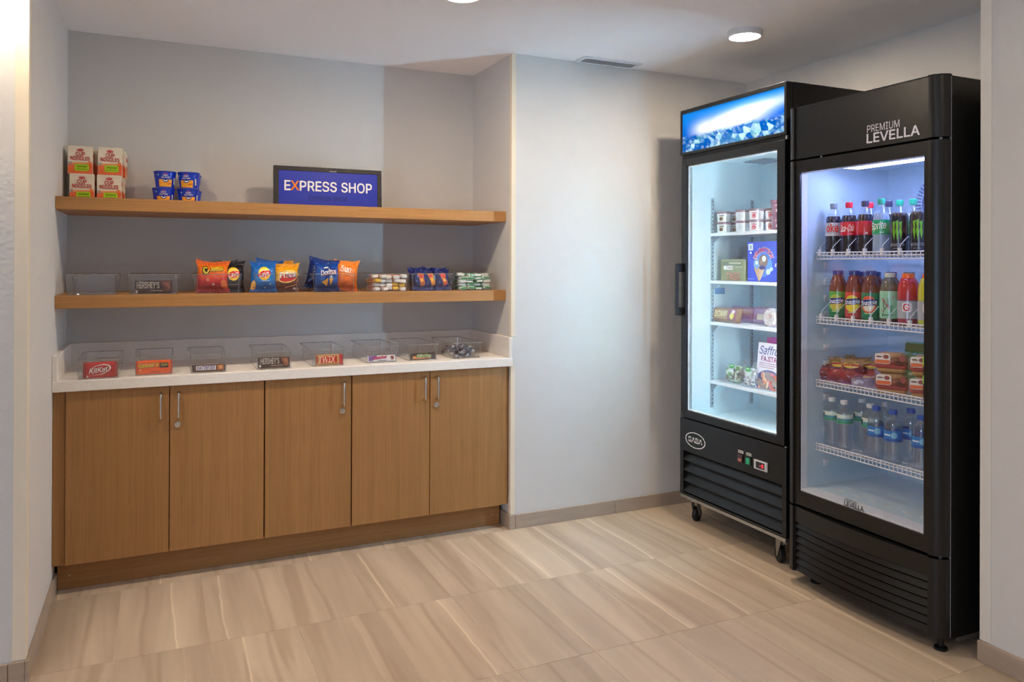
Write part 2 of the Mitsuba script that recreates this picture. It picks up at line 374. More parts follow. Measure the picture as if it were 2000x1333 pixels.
# ------------------------------------------------------------------ freezer with the blue header
FX, FY0, FY1 = 2.869, -.766, -1.517              # door face, left and right side
fz = thing('glass_door_freezer', 'black upright glass door freezer on casters with a glowing blue ice header', 'freezer')
FB, FBK = 2.907, 3.47                            # front of the carcass, its back
IY0, IY1, IX1, IZ0, IZ1 = -.825, -1.462, 3.36, .555, 1.885     # inside of the liner
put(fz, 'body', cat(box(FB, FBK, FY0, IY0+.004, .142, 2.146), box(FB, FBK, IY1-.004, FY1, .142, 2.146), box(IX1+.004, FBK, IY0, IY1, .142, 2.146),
                    box(FB, IX1+.01, IY0, IY1, .142, IZ0-.004), box(FB, IX1+.01, IY0, IY1, IZ1+.004, 2.146)), 'm_side_shaded')
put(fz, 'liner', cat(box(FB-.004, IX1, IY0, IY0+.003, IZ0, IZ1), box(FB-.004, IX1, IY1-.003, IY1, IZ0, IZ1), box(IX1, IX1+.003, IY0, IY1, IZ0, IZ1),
                     box(FB-.004, IX1, IY0, IY1, IZ0-.003, IZ0), box(FB-.004, IX1, IY0, IY1, IZ1, IZ1+.003)), 'm_liner', label='white inside of the cabinet, cyan glow tinted into its colour')
# header with the backlit picture of ice
hd = put(fz, 'header', cat(box(FX+.008, FB, FY0, FY1, 1.911, 2.146, .002)), 'm_black')
put(fz, 'header_frame', cat(box(FX, FX+.012, FY0, FY1, 2.126, 2.146, .002), box(FX, FX+.012, FY0, FY1, 1.911, 1.925, .002), box(FX, FX+.012, FY0, FY0-.014, 1.911, 2.146, .002), box(FX, FX+.012, FY1+.014, FY1, 1.911, 2.146, .002)), 'm_black')
def ice(p, n, uv):
    u, v = (FY0-.014-p.y)/.723, (p.z-1.925)/.201
    sky_ = mix(L3((0, 92, 205)), L3((28, 150, 235)), smoothstep(0, 1, v))
    # the pale glow sweeping over the ice
    cx = u-.47; band = v-(.50+.08*u)
    g = dr.exp(-(band*band)*24)*smoothstep(.02, .26, u)*smoothstep(1.02, .62, u)
    g2 = dr.exp(-dr.square(v-.60-.13*u)*60)*smoothstep(.3, .6, u)*.55
    c = mix(sky_, mi.Color3f(.93, .97, 1.0), dr.clip(g*.97+g2, 0, 1))
    a, b, k = voronoi(u*21+1.2*noise(u*9, v*6), v*7.5+u*4+.8*noise(u*12, v*5))
    cube = mix(L3((10, 105, 190)), L3((190, 228, 244)), smoothstep(.25, 1.0, k*.80+.35*(b-a)))
    cube = mix(cube, L3((120, 190, 200)), .5*smoothstep(.6, .9, cell_rand(k*977, 3)))
    cube = mix(cube, L3((245, 252, 255)), smoothstep(.62, .9, noise(u*60+v*20, v*16-u*9))*.45)
    edge = .36+.06*noise(u*14, 3.0)+.02*noise(u*40, 1.0)
    c = mix(c, cube, smoothstep(edge+.03, edge-.06, v))
    return c
pan = trimesh.Trimesh([[FX+.004, FY0-.014, 1.925], [FX+.004, FY1+.014, 1.925], [FX+.004, FY1+.014, 2.126], [FX+.004, FY0-.014, 2.126]], [[0, 2, 1], [0, 3, 2]], process=False)
if pan.face_normals[0][0] > 0: pan.invert()
scene['m_ice'] = {'type': 'principledthin', 'base_color': proc(ice), 'roughness': .3, 'diff_trans': 1.7}
put(fz, 'light_panel', pan, 'm_ice', label='backlit picture of ice cubes under a blue sky')
lb = pan.copy(); lb.apply_translation([.0038, 0, 0])
put(fz, 'backlight', lb, 'm_lampface', emitter=emit((1., 1., 1.), HEAD_L))
put(fz, 'header_gap', box(FX+.012, FB, FY0-.004, FY1+.004, 1.892, 1.911), 'm_black_dull')
# door
DY0, DY1, DB, DT_ = -.776, -1.507, .547, 1.892
GY0, GY1, GZ0, GZ1 = -.819, -1.460, .586, 1.853
dr1 = put(fz, 'door', cat(box(FX, FB-.004, DY0, GY0, DB, DT_, .003), box(FX, FB-.004, GY1, DY1, DB, DT_, .003), box(FX, FB-.004, GY0+.003, GY1-.003, DB, GZ0, .003), box(FX, FB-.004, GY0+.003, GY1-.003, GZ1, DT_, .003)), 'm_black')
put(dr1, 'glass', box(FX+.010, FX+.0104, GY0, GY1, GZ0, GZ1), 'm_glass')
scene[dr1+'__glass'] = mikit.ply(trimesh.Trimesh([[FX+.010, GY0, GZ0], [FX+.010, GY1, GZ0], [FX+.010, GY1, GZ1], [FX+.010, GY0, GZ1]], [[0, 2, 1], [0, 3, 2]], process=False), 'm_glass')
put(dr1, 'gasket', cat(box(FX+.012, FB-.006, GY0-.004, GY0-.001, GZ0, GZ1), box(FX+.012, FB-.006, GY0-.004, GY1+.004, GZ0, GZ0+.004), box(FX+.012, FB-.006, GY0-.004, GY1+.004, GZ1-.004, GZ1)), 'm_white')
put(dr1, 'spacer', box(FX+.020, FX+.033, GY0-.0045, GY0-.0055, GZ0, GZ1), 'm_steel')
hh = [(FX-.002, -.783, 1.083), (FX-.022, -.779, 1.088), (FX-.032, -.777, 1.10), (FX-.032, -.777, 1.21), (FX-.032, -.777, 1.32), (FX-.022, -.779, 1.334), (FX-.002, -.783, 1.339)]
put(dr1, 'handle', cat(box(FX-.036, FX-.022, -.790, -.768, 1.075, 1.346, .005), box(FX-.03, FX+.001, -.792, -.768, 1.075, 1.118, .004), box(FX-.03, FX+.001, -.792, -.768, 1.303, 1.346, .004)), 'm_black', label='black bracket handle')
put(dr1, 'hinge_pin', cat(cyl((FX+.012, -1.508, 1.893), (FX+.012, -1.508, 1.909), .006), cyl((FX+.012, -1.508, .530), (FX+.012, -1.508, .546), .006)), 'm_steel', 30)
# strip light inside, beside the hinge
put(fz, 'strip_light', box(FB-.003, FB+.012, IY1+.0006, IY1+.004, .60, 1.845), 'm_lampface', emitter=emit(COOL, STRIP_L), label='white strip light')
# lower panel with louvres
put(fz, 'lower_panel', cat(box(FX+.004, FB, FY0, FY1, .372, .541, .002), box(FX+.004, FB, FY0, FY0-.026, .142, .38, .002), box(FX+.004, FB, FY1+.026, FY1, .142, .38, .002), box(FX+.004, FB, FY0, FY1, .142, .154, .002)), 'm_black')
put(fz, 'recess', box(FB-.006, FB-.001, FY0-.02, FY1+.02, .146, .376), 'm_black_dull')
for k in range(4):
    z = .180+k*.0545
    s = box(-.0015, .0015, FY1+.022, FY0-.022, -.023, .023, .001)
    s.apply_transform(trimesh.transformations.rotation_matrix(math.radians(33), [0, 1, 0])); s.apply_translation([FX+.020, 0, z])
    put(fz, 'louvre', s, 'm_black')
lp = lambda y, z: plane((FX+.0038, y, z), SIDE)
t = math.pi*2
cm = CM(); ring = ell(0, 0, .080, .040).difference(ell(0, 0, .0735, .0355))
cm.add(warp(flat(ring, .0006), lp(-.893, .4425)), (225, 225, 228))
lg = text('SΛBΛ', .026, True, .112)
cut = [m for m in (trimesh.intersections.slice_mesh_plane(lg, [0, 1, 0], [0, .0016, 0]), trimesh.intersections.slice_mesh_plane(lg, [0, -1, 0], [0, -.0016, 0]))]
for m in cut: cm.add(warp(m, lp(-.893, .4425)), (225, 225, 228))
cm.put(fz, 'emblem', 'print', 'white oval emblem with lettering')
cm = CM()
cm.add(box(FX-.004, FX+.005, -1.214, -1.246, .412, .448, .002), (60, 18, 16)); cm.add(box(FX-.0055, FX, -1.218, -1.242, .415, .430, .002), (178, 96, 84))
cm.put(fz, 'switch', 'gloss', 'red rocker switch')
cm = CM(); cm.add(box(FX-.004, FX+.005, -1.268, -1.300, .412, .448, .002), (8, 60, 40)); cm.add(box(FX-.0055, FX, -1.272, -1.296, .416, .444, .002), (24, 168, 112))
cm.put(fz, 'switch', 'gloss', 'green rocker switch')
cm = CM()
for y, s in ((-1.230, 'LIGHT'), (-1.284, 'POWER')):
    cm.add(warp(flat(rect(0, 0, .036, .014), .0003), lp(y, .461)), (188, 188, 184)); cm.add(warp(text(s, .0065, False), lp(y, .461)), (60, 60, 60))
cm.put(fz, 'switch_label', 'print', 'small grey labels over the switches')
cm = CM(); cm.add(box(FX-.003, FX+.005, -1.322, -1.408, .407, .450, .002), (188, 190, 192)); cm.add(box(FX-.0036, FX, -1.338, -1.392, .414, .443), (14, 8, 8))
ds = cm.put(fz, 'display', 'gloss', 'small temperature display')
put(ds, 'digits', warp(text('-8', .017, True), lambda p: np.stack([FX-.0042-p[:, 2], -1.374-p[:, 0], .4285+p[:, 1]], 1)), 'm_black', emitter=emit((1., .04, .05), 1.6))
put(fz, 'base_frame', cat(box(FX+.006, FBK, FY0-.004, FY0-.03, .126, .142), box(FX+.006, FBK, FY1+.004, FY1+.03, .126, .142), box(FX+.006, FX+.03, FY0-.004, FY1+.004, .128, .142), box(FBK-.03, FBK, FY0-.004, FY1+.004, .128, .142)), 'm_steel')
def caster(x, y, rot):
    M = trimesh.transformations.rotation_matrix(rot, [0, 0, 1]); M[:3, 3] = (x, y, 0)
    whl = lathe([(.006, -.0125), (.034, -.0125), (.0375, -.009), (.0375, .009), (.034, .0125), (.006, .0125)], 28); whl.apply_transform(trimesh.transformations.rotation_matrix(math.pi/2, [1, 0, 0])); whl.apply_translation([.024, 0, .0376])
    tr_ = lambda m: m.apply_transform(M)
    hub = cyl((.024, -.016, .0376), (.024, .016, .0376), .0075, 14)
    prof = Polygon([(-.016, .108), (.030, .108), (.036, .10), (.031, .03), (.027, .027), (.021, .027), (.017, .03), (-.014, .098)])
    fork = []
    for s in (-1, 1):
        pl = prism(prof, .0025); pl.apply_transform(np.array([[1, 0, 0, 0], [0, 0, -1, s*.0155+.00125], [0, 1, 0, 0], [0, 0, 0, 1.]])); fork.append(pl)
    fork += [box(-.016, .030, -.0155, .0155, .1055, .1085), lathe([(0, .1085), (.022, .1085), (.022, .116), (.016, .119), (0, .119)], 20), box(-.035, .035, -.03, .03, .119, .1265, .001)]
    c = put(fz, 'caster', tr_(cat(*fork, hub)), 'm_steel', 30, 'zinc plated swivel caster')
    put(c, 'wheel', tr_(whl), 'm_rubber', 40, 'black wheel')
caster(2.928, -.822, .5); caster(2.928, -1.440, 1.2); caster(3.40, -.83, .2); caster(3.40, -1.44, .9)
# inside: pilasters, shelves, vent, stickers
for y0, y1 in ((IY0-.0005, IY0-.006), ):
    for x in (3.032, 3.30):
        pl = CM(); pl.add(box(x-.0085, x+.0085, y0, y1, .592, 1.69), (138, 148, 156))
        for k in range(52): pl.add(box(x-.003, x+.003, y1+.0005, y1-.0006, .61+k*.0208, .618+k*.0208), (58, 68, 78))
        pl.put(fz, 'pilaster', 'print', 'grey slotted shelf upright')
pl = CM(); pl.add(box(IX1-.006, IX1-.0005, -1.312, -1.330, .592, 1.69), (132, 146, 166)); pl.put(fz, 'pilaster', 'print', 'grey slotted shelf upright')
FSH = [1.507, 1.259, 1.042, .735]
for z in FSH:
    w = [box(3.016, 3.022, IY0-.004, IY1+.006, z-.017, z-.001, .001), box(3.016, 3.34, IY0-.005, IY0-.011, z-.014, z-.001), box(3.016, 3.34, IY1+.006, IY1+.012, z-.014, z-.001)]
    w += [cyl((3.018, y, z-.003), (3.345, y, z-.003), .0020, 6) for y in np.linspace(IY0-.02, IY1+.02, 26)]
    w += [cyl((x, IY0-.008, z-.006), (x, IY1+.008, z-.006), .0026, 6) for x in (3.10, 3.2, 3.3, 3.343)]
    s = put(fz, 'wire_shelf', cat(*w), 'm_wire')
    br = prism(Polygon([(0, 0), (.05, 0), (.012, -.034), (0, -.034)]), .002)
    br.apply_transform(np.array([[1, 0, 0, 3.026], [0, 0, 1, IY0-.0085], [0, 1, 0, z-.018], [0, 0, 0, 1.]]))
    put(s, 'bracket', br, 'm_grey')
put(fz, 'fan_cover', box(3.19, 3.325, -.89, -1.045, IZ1-.006, IZ1-.0005, .002), 'm_grey', label='grey grille under the cabinet roof')
cm = CM(); cm.add(box(3.052, 3.118, IY0-.0006, IY0-.0012, 1.185, 1.218), (92, 122, 168)); cm.add(box(3.124, 3.158, IY0-.0006, IY0-.0012, 1.196, 1.216), (196, 206, 216)); cm.put(fz, 'sticker', 'print', 'blue and white sticker inside')

# ------------------------------------------------------------------ drinks fridge
dk = thing('glass_door_fridge', 'black upright drinks fridge with rounded corner columns standing next to the blue-topped freezer', 'fridge')
LX, LY0, LY1, LR = 2.810, -1.572, -2.292, .050
LB, LBK = 2.862, 3.430
JY0, JY1, JX1, JZ0, JZ1 = -1.610, -2.222, 3.385, .405, 1.765
SHIFT = (-.032, -.030, 0)                        # the inside and its contents were first measured in a cabinet this much further back
def front(y0, y1, bow=0., inset=.008, back=LB, n=10):
    """plan of a front piece between y0 and y1, following the rounded outline of the fridge"""
    ys = np.linspace(LY0, LY1, 400); xs = []
    for y in ys:
        d = min(LY0-y, y-LY1)
        x = LX+LR-math.sqrt(max(0, LR**2-(LR-d)**2)) if d < LR else LX
        if LR*.98 < d: x = LX+inset-bow*(1-((y-(LY0+LY1)/2)/((LY1-LY0)/2+LR))**2)
        xs.append(x)
    ys, xs = np.array(ys), np.array(xs)
    k = (ys <= y0+1e-6) & (ys >= y1-1e-6)
    idx = np.nonzero(k)[0]
    p = np.c_[xs[idx], ys[idx]]
    p = np.vstack([[np.interp(-y0, -ys, xs), y0], p, [np.interp(-y1, -ys, xs), y1]])
    p = Polygon(np.vstack([p, [back, y1], [back, y0]])).buffer(0).simplify(.0004)
    return p
KY0, KY1, KX1 = JY0+SHIFT[1], JY1+SHIFT[1], JX1+SHIFT[0]
put(dk, 'body', cat(box(LB, LBK, LY0, KY0+.004, .05, 1.999, .003), box(LB, LBK, KY1-.004, LY1, .05, 1.999, .003), box(KX1+.004, LBK, KY0, KY1, .05, 1.995), box(LB, KX1+.01, KY0, KY1, .05, JZ0-.004), box(LB, KX1+.01, KY0, KY1, JZ1+.004, 1.999)), 'm_side_shaded')
put(dk, 'seam', box(LB-.0022, LB-.0002, LY1-.0012, LY1+.004, .06, 1.995), 'm_grey')
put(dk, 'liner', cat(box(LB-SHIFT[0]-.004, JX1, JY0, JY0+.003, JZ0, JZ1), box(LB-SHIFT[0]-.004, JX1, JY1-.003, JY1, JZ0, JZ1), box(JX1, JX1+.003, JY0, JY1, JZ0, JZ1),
                     box(LB-SHIFT[0]-.004, JX1, JY0, JY1, JZ0-.003, JZ0), box(LB-SHIFT[0]-.004, JX1, JY0, JY1, JZ1, JZ1+.003)), 'm_liner', label='white inside of the cabinet, cyan glow tinted into its colour')
HZ0, HZ1, DZA, DZB = 1.786, 2.003, .338, 1.777
h = put(dk, 'header', cat(prism(front(LY0, LY1), HZ1-HZ0-.004, HZ0)), 'm_black', 25)
put(dk, 'top_cap', prism(front(LY0, LY1).buffer(.0015), .004, HZ1-.004), 'm_black_dull', 25)
tp = lambda y, z: plane((LX+.0076, y, z), SIDE)
cm = CM(); cm.add(warp(text('PREMIUM', .027, False, .140), tp(-2.053, 1.8565)), (222, 220, 226)); cm.add(warp(text('LEVELLA', .0345, True, .224), tp(-2.093, 1.8205)), (226, 224, 232))
cm.put(h, 'lettering', 'print', 'white lettering')
QY0, QY1, QZ0, QZ1 = -1.646, -2.222, .397, 1.728
d2 = put(dk, 'door', cat(prism(front(LY0, QY0), DZB-DZA, DZA), prism(front(QY1, LY1), DZB-DZA, DZA), prism(front(QY0, QY1), DZB-QZ1, QZ1), prism(front(QY0, QY1), QZ0-DZA, DZA)), 'm_black', 25)
put(d2, 'inner_frame', cat(box(LX+.018, LB-.001, QY0+.011, QY0-.0015, QZ0, QZ1), box(LX+.018, LB-.003, QY1-.001, QY1+.0015, QZ0, QZ1), box(LX+.018, LB+.03, QY0, QY1, QZ0-.001, JZ0+.0006), box(LX+.018, LB-.003, QY0, QY1, QZ1-.0015, QZ1+.001)), 'm_white', label='pale door seal')
def sheet(x, y0, y1, z0, z1): return trimesh.Trimesh([[x, y0, z0], [x, y1, z0], [x, y1, z1], [x, y0, z1]], [[0, 2, 1], [0, 3, 2]], process=False)
put(d2, 'glass', sheet(LX+.013, QY0, QY1, QZ0, QZ1), 'm_glass')
put(d2, 'hinge_pin', cat(cyl((LX+.040, -2.262, .324), (LX+.040, -2.262, .340), .007), cyl((LX+.040, -2.262, 1.776), (LX+.040, -2.262, 1.787), .006)), 'm_steel', 30)
put(d2, 'screw', cat(cyl((LX+.02, -1.75, 1.776), (LX+.02, -1.75, 1.787), .004)), 'm_steel', 30)
g2 = lambda y, z: plane((LX+.0124, y, z), SIDE)
cm = CM(); cm.add(warp(text('PREMIUM', .0085, False, .055), g2(-1.905, .426)), (38, 38, 42)); cm.add(warp(text('LEVELLA', .0175, True, .090), g2(-1.9215, .411)), (30, 30, 34))
cm.put(d2, 'lettering', 'print', 'black lettering on the glass')
PZ0, PZ1 = .056, .328
put(dk, 'plinth', cat(prism(front(LY0, -1.628), PZ1-PZ0, PZ0), prism(front(-2.242, LY1), PZ1-PZ0, PZ0), prism(front(-1.628, -2.242, .022), .064, PZ1-.064)), 'm_black', 25)
put(dk, 'recess', prism(front(-1.628, -2.242, .0, .034), PZ1-PZ0-.07, PZ0+.006), 'm_black_dull')
for k in range(7):
    pf = front(-1.629, -2.241, .026)
    s = prism(pf, .022, 0); z0 = .062+k*.0298
    v = np.array(s.vertices); up = (v[:, 2] > .01) & (v[:, 0] < LB-.001); v[up, 0] += .010; v[:, 2] += z0; s.vertices = v
    put(dk, 'louvre', s, 'm_black', 25)
for x, y in ((LX+.10, -1.650), (LX+.06, -2.250), (3.38, -1.635), (3.38, -2.255)):
    put(dk, 'foot', lathe([(0, 0), (.022, 0), (.022, .008), (.010, .014), (.010, .053), (0, .053)], 18, (x, y, 0)), 'm_rubber', 40)
for y in (LY0-.016, LY1+.016): put(dk, 'skirt', box(LB+.06, 3.42, y-.004, y+.004, .028, .052), 'm_steel')
lm = put(dk, 'lamp', box(2.945, 3.075, -1.715, -2.19, JZ1-.024, JZ1-.012, .005), 'm_lampface', label='bright lamp bar under the roof', emitter=emit(VIOL, FRIDGE_L))
put(dk, 'lamp_housing', box(2.938, 3.082, -1.705, -2.2, JZ1-.012, JZ1-.0005, .003), 'm_white')
# wire racks
LSH = [1.383, 1.113, .848, .580]
for z in LSH:
    a, b = JY0-.012, JY1+.012
    w = [cyl((2.944, a, z-.002), (2.944, b, z-.002), .0028, 8), cyl((2.938, a, z+.010), (2.938, b, z+.010), .0026, 8), cyl((2.938, a, z-.017), (2.938, b, z-.017), .0026, 8)]
    w += [cyl((2.938, y, z-.017), (2.938, y, z+.010), .0017, 6) for y in np.linspace(a-.004, b+.004, 32)]
    s = put(dk, 'wire_rack', cat(*[cyl((2.944, y, z-.0015), (3.355, y, z-.0015), .0016, 6) for y in np.linspace(a, b, 34)],
            *[cyl((x, a+.006, z-.004), (x, b-.006, z-.004), .0026, 6) for x in (3.04, 3.14, 3.24, 3.35)]), 'm_wire')
    put(s, 'front_rail', cat(*w), 'm_wire')
DIV = {0: [-1.638, -1.706, -1.785, -1.864, -1.944, -2.022], 1: [-1.646, -1.726, -1.808, -1.893, -1.975, -2.065]}
for k, ys in DIV.items():
    z = LSH[k]
    for y in ys:
        put(dk, 'lane_divider', cat(box(2.936, 2.948, y-.006, y+.006, z-.004, z+.024, .001), tube([(2.942, y, z+.02), (2.945, y, z+.035), (2.985, y, z+.066), (3.02, y, z+.07), (3.15, y, z+.07)], .0014, 6)), 'm_wire')
for k in range(40):
    z = .50+k*.070
    if z > 1.40: break
    put(dk, 'shelf_support', cat(box(2.990, 3.014, JY0-.0005, JY0-.014, z, z+.014, .001), box(2.993, 3.011, JY0-.0005, JY0-.007, z-.014, z+.001)), 'm_white')
fan = CM(); fc = (JX1-.004, -1.90, 1.60)
for k, r in enumerate((.020, .038, .055, .071, .086)):
    fan.add(tube([(JX1-.004, -1.87+r*math.cos(t), 1.60+r*math.sin(t)) for t in np.linspace(0, 2*math.pi, 40)[:-1]], .0026, 6, True), (86, 98, 140), True)
for k in range(48):
    t = k/48*2*math.pi; fan.add(cyl((JX1-.004, -1.87+.096*math.cos(t), 1.60+.096*math.sin(t)), (JX1-.004, -1.87+.120*math.cos(t), 1.60+.120*math.sin(t)), .0022, 6), (86, 98, 140))
for k in range(4):
    t = k*math.pi/2+.6; fan.add(cyl((JX1-.003, -1.87, 1.60), (JX1-.003, -1.87+.09*math.cos(t), 1.60+.09*math.sin(t)), .003, 6), (86, 98, 140))
fan.put(dk, 'fan_guard', 'print', 'round grey fan guard')
for k in range(6): put(dk, 'drain_slot', box(2.985, 2.991, -1.70-k*.075, -1.725-k*.075, JZ0+.0002, JZ0+.0012), 'm_lampface')

# ------------------------------------------------------------------ printed packets, bags, bottles
def rpoly(w, h, r): return rect(0, 0, w, h, 0, r)
def rough_noise(p, s, seed=0): return meshkit.fbm(np.asarray(p)*s, 3, seed)-.5
def packet(w, h, t, col, seal=.008, n=14, seed=0, vertical=False, axis_col=None):
    """flow-wrapped bar lying with its face to -y: seals at the left and right ends; returns mesh pieces (front grid) and the map of its face"""
    us = np.linspace(-w/2, w/2, n*2+1); vs = np.linspace(-h/2, h/2, n+1)
    U, V = np.meshgrid(us, vs)
    def T(u, v):
        a = np.clip((w/2-seal-np.abs(u))/(.10*w), 0, 1); a = a*(2-a)
        b = np.sqrt(np.clip(1-(2*v/h)**4, 0, 1))
        return t/2*np.maximum(a*b, .02)+.0004*(meshkit.noise(np.stack([u*300, v*300, np.full_like(u, seed)], -1))-.5)*(a > 0)
    out = []
    for s in (-1, 1):
        P = np.stack([U, s*T(U, V), V*(1-.04*(np.abs(U) > w/2-seal))], -1).reshape(-1, 3)
        m, k = U.shape; f = []
        for i in range(m-1):
            for j in range(k-1):
                a = i*k+j; q = [a, a+1, a+k+1, a+k]
                if s > 0: q = q[::-1]
                f += [[q[0], q[1], q[2]], [q[0], q[2], q[3]]]
        out.append(trimesh.Trimesh(P, f, process=False))
    fn = lambda p: np.stack([p[:, 0], -T(p[:, 0], p[:, 1])-p[:, 2]-.0003, p[:, 1]], 1)
    return cat(*out), fn
def place(c, tilt=0., yaw=0., roll=0.):
    Rm = trimesh.transformations
    M = Rm.rotation_matrix(yaw, [0, 0, 1])@Rm.rotation_matrix(tilt, [1, 0, 0])@Rm.rotation_matrix(roll, [0, 1, 0]); M[:3, 3] = c
    return M
def prints(cm, fn, layers, size=.012):
    """layers: (polygon or text mesh, colour) pairs from the bottom up"""
    for i, (g, c) in enumerate(layers):
        if isinstance(g, trimesh.Trimesh):
            g = g.copy(); g.vertices[:, 2] += .0003*(i+1); m = g
        else: m = flat(g, .0003*(i+1), size)
        cm.add(warp(m, fn), c, True if not isinstance(g, trimesh.Trimesh) else None)
def bag(w, h, t, color, layers, seed=0, pinch=.15, crimp=.009, n=30):
    """pillow bag standing up, face to -y, origin at the middle of its foot; color(u, v) with u, v from -1 to 1"""
    u = np.linspace(-1, 1, n+1); v = np.linspace(-1, 1, n+1); U, V = np.meshgrid(u, v)
    vc = 1-2*crimp/h*2
    def T(a, b):
        e = np.clip(1-(np.abs(b)/vc)**3.2, 0, 1)**.62*np.clip(1-np.abs(a)**2.6, 0, 1)**.62
        wr = meshkit.noise(np.stack([a*3+seed, b*2.2, a*0+seed*3.1], -1))-.5
        wr2 = meshkit.noise(np.stack([a*9+seed, b*3, a*0+seed], -1))-.5
        ed = np.clip((np.abs(b)-.45)/.5, 0, 1)
        wr3 = meshkit.noise(np.stack([a*5+b*4+seed, b*6-a*3, a*0+seed*1.7], -1))-.5
        return t*.70*e*(1+.30*wr)+(.0085*wr2*ed+.0050*wr3)*np.clip(e*4, 0, 1)+.0012*np.sin(a*55)*(np.abs(b) > vc)
    def XZ(a, b):
        ears = np.clip((np.abs(b)-.55)/.45, 0, 1)
        x = a*w/2*(1-pinch*(1-ears**1.5))*(1+.05*(meshkit.noise(np.stack([b*3, a*0+seed, np.sign(a)], -1))-.5))
        z = (b+1)*h/2+.060*h*np.where(b > 0, ears, 0)*(a*a-.35)+.05*h*ears*np.where(b > 0, 1, 0)*(meshkit.noise(np.stack([a*2.2, a*0+seed, a*0], -1))-.5)
        return x, z
    cm = CM()
    for s in (-1, 1):
        x, z = XZ(U, V); P = np.stack([x, s*T(U, V)+.006*(meshkit.noise(np.stack([U*1.7, V*1.2, U*0+seed+7], -1))-.5)*(np.abs(V) > .8), z], -1).reshape(-1, 3)
        f = []; k = n+1
        for i in range(n):
            for j in range(n):
                a = i*k+j; q = [a, a+1, a+k+1, a+k]
                if s > 0: q = q[::-1]
                f += [[q[0], q[1], q[2]], [q[0], q[2], q[3]]]
        cm.add(trimesh.Trimesh(P, f, process=False), np.array([color(a, b) for a, b in zip(U.ravel(), V.ravel())], float), True)
    def fn(p):
        a, b = 2*p[:, 0]/w, 2*p[:, 1]/h
        x, z = XZ(a, b)
        return np.stack([x, -T(a, b)-p[:, 2]-.0005, z], 1)
    prints(cm, fn, layers, .008)
    return cm
def grad(stops):
    ks = [s[0] for s in stops]; cs = np.array([s[1] for s in stops], float)
    return lambda a, b: [np.interp(b, ks, cs[:, i]) for i in range(3)]

# ---- clear bins
def clear_bin(label, x0, x1, y0, y1, z, h, group, front=None, lip=True):
    k = thing('clear_bin', label, 'bin', group)
    ti = .006                                           # taper
    b = [(x0+ti, y0+ti), (x1-ti, y0+ti), (x1-ti, y1-ti), (x0+ti, y1-ti)]; t_ = [(x0, y0), (x1, y0), (x1, y1), (x0, y1)]
    P, Q = rpoly(x1-x0-2*ti, y1-y0-2*ti, .010), rpoly(x1-x0, y1-y0, .012)
    c = np.array([(x0+x1)/2, (y0+y1)/2])
    lo, hi = np.array(P.exterior.coords)[:-1]+c, np.array(Q.exterior.coords)[:-1]+c
    n = len(lo); v = np.vstack([np.c_[lo, np.full(n, z+.0015)], np.c_[hi, np.full(n, z+h)], [[c[0], c[1], z+.0015]]]); f = []
    for i in range(n):
        j = (i+1) % n; f += [[i, j, j+n], [i, j+n, i+n], [i, 2*n, j]]
    put(k, 'walls', trimesh.Trimesh(v, f, process=False), 'm_bin')
    r = [(p[0], p[1], z+h) for p in hi]
    put(k, 'rim', tube(r, .0013, 6, True), 'm_rim', label='thin rim')
    for q_ in range(4):
        e = [hi[0], hi[n//4], hi[n//2], hi[3*n//4]][q_]; g_ = [lo[0], lo[n//4], lo[n//2], lo[3*n//4]][q_]
        put(k, 'corner_edge', tube([(g_[0], g_[1], z+.002), ((g_[0]+e[0])/2, (g_[1]+e[1])/2, z+h/2), (e[0], e[1], z+h)], .0008, 5), 'm_rim')
    put(k, 'foot_edge', tube([(p[0], p[1], z+.0012) for p in lo], .0007, 5, True), 'm_rim')
    for sx in (0, 1): put(k, 'grip', box((x0, x1)[sx]+(.002 if sx == 0 else -.014), (x0, x1)[sx]+(.014 if sx == 0 else -.002), y1-.004, y1-.002, z+h-.026, z+h-.006, .0008), 'm_clear')
    return k
CB = [(.087, .237, -.533), (.295, .441, -.506), (.509, .655, -.520), (.779, .929, -.516), (1.020, 1.170, -.507), (1.279, 1.428, -.482), (1.486, 1.635, -.474), (1.709, 1.861, -.486)]
CT = ['red wafer bar', 'orange peanut butter cups', 'brown bar with blue letters', 'dark chocolate bar', 'gold and red biscuit bar', 'white bar with magenta letters', 'brown bar with green letters', 'heap of silver wrapped candies']
for (x0, x1, y0), s in zip(CB, CT):
    clear_bin('clear plastic bin on the worktop holding the '+s, x0-.003, x1+.003, y0-.003, y0+.335, CZ, .078, 'clear bins along the worktop')
SB = [(.036, .226), (.266, .466), (.524, .722), (.775, .974), (1.036, 1.236), (1.296, 1.495), (1.512, 1.728), (1.747, 1.945)]
ST = ['nothing, empty at the left end', 'a dark brown chocolate bar', 'orange and black crisp bags', 'blue and yellow crisp bags', 'dark blue and orange crisp bags', 'white and yellow wrapped bars', 'blue and orange snack packets', 'green and white wrapped bars']
for (x0, x1), s in zip(SB, ST):
    clear_bin('clear plastic bin on the lower shelf holding '+s, x0, x1, -.446, -.13, ZL, .085, 'clear bins along the lower shelf')

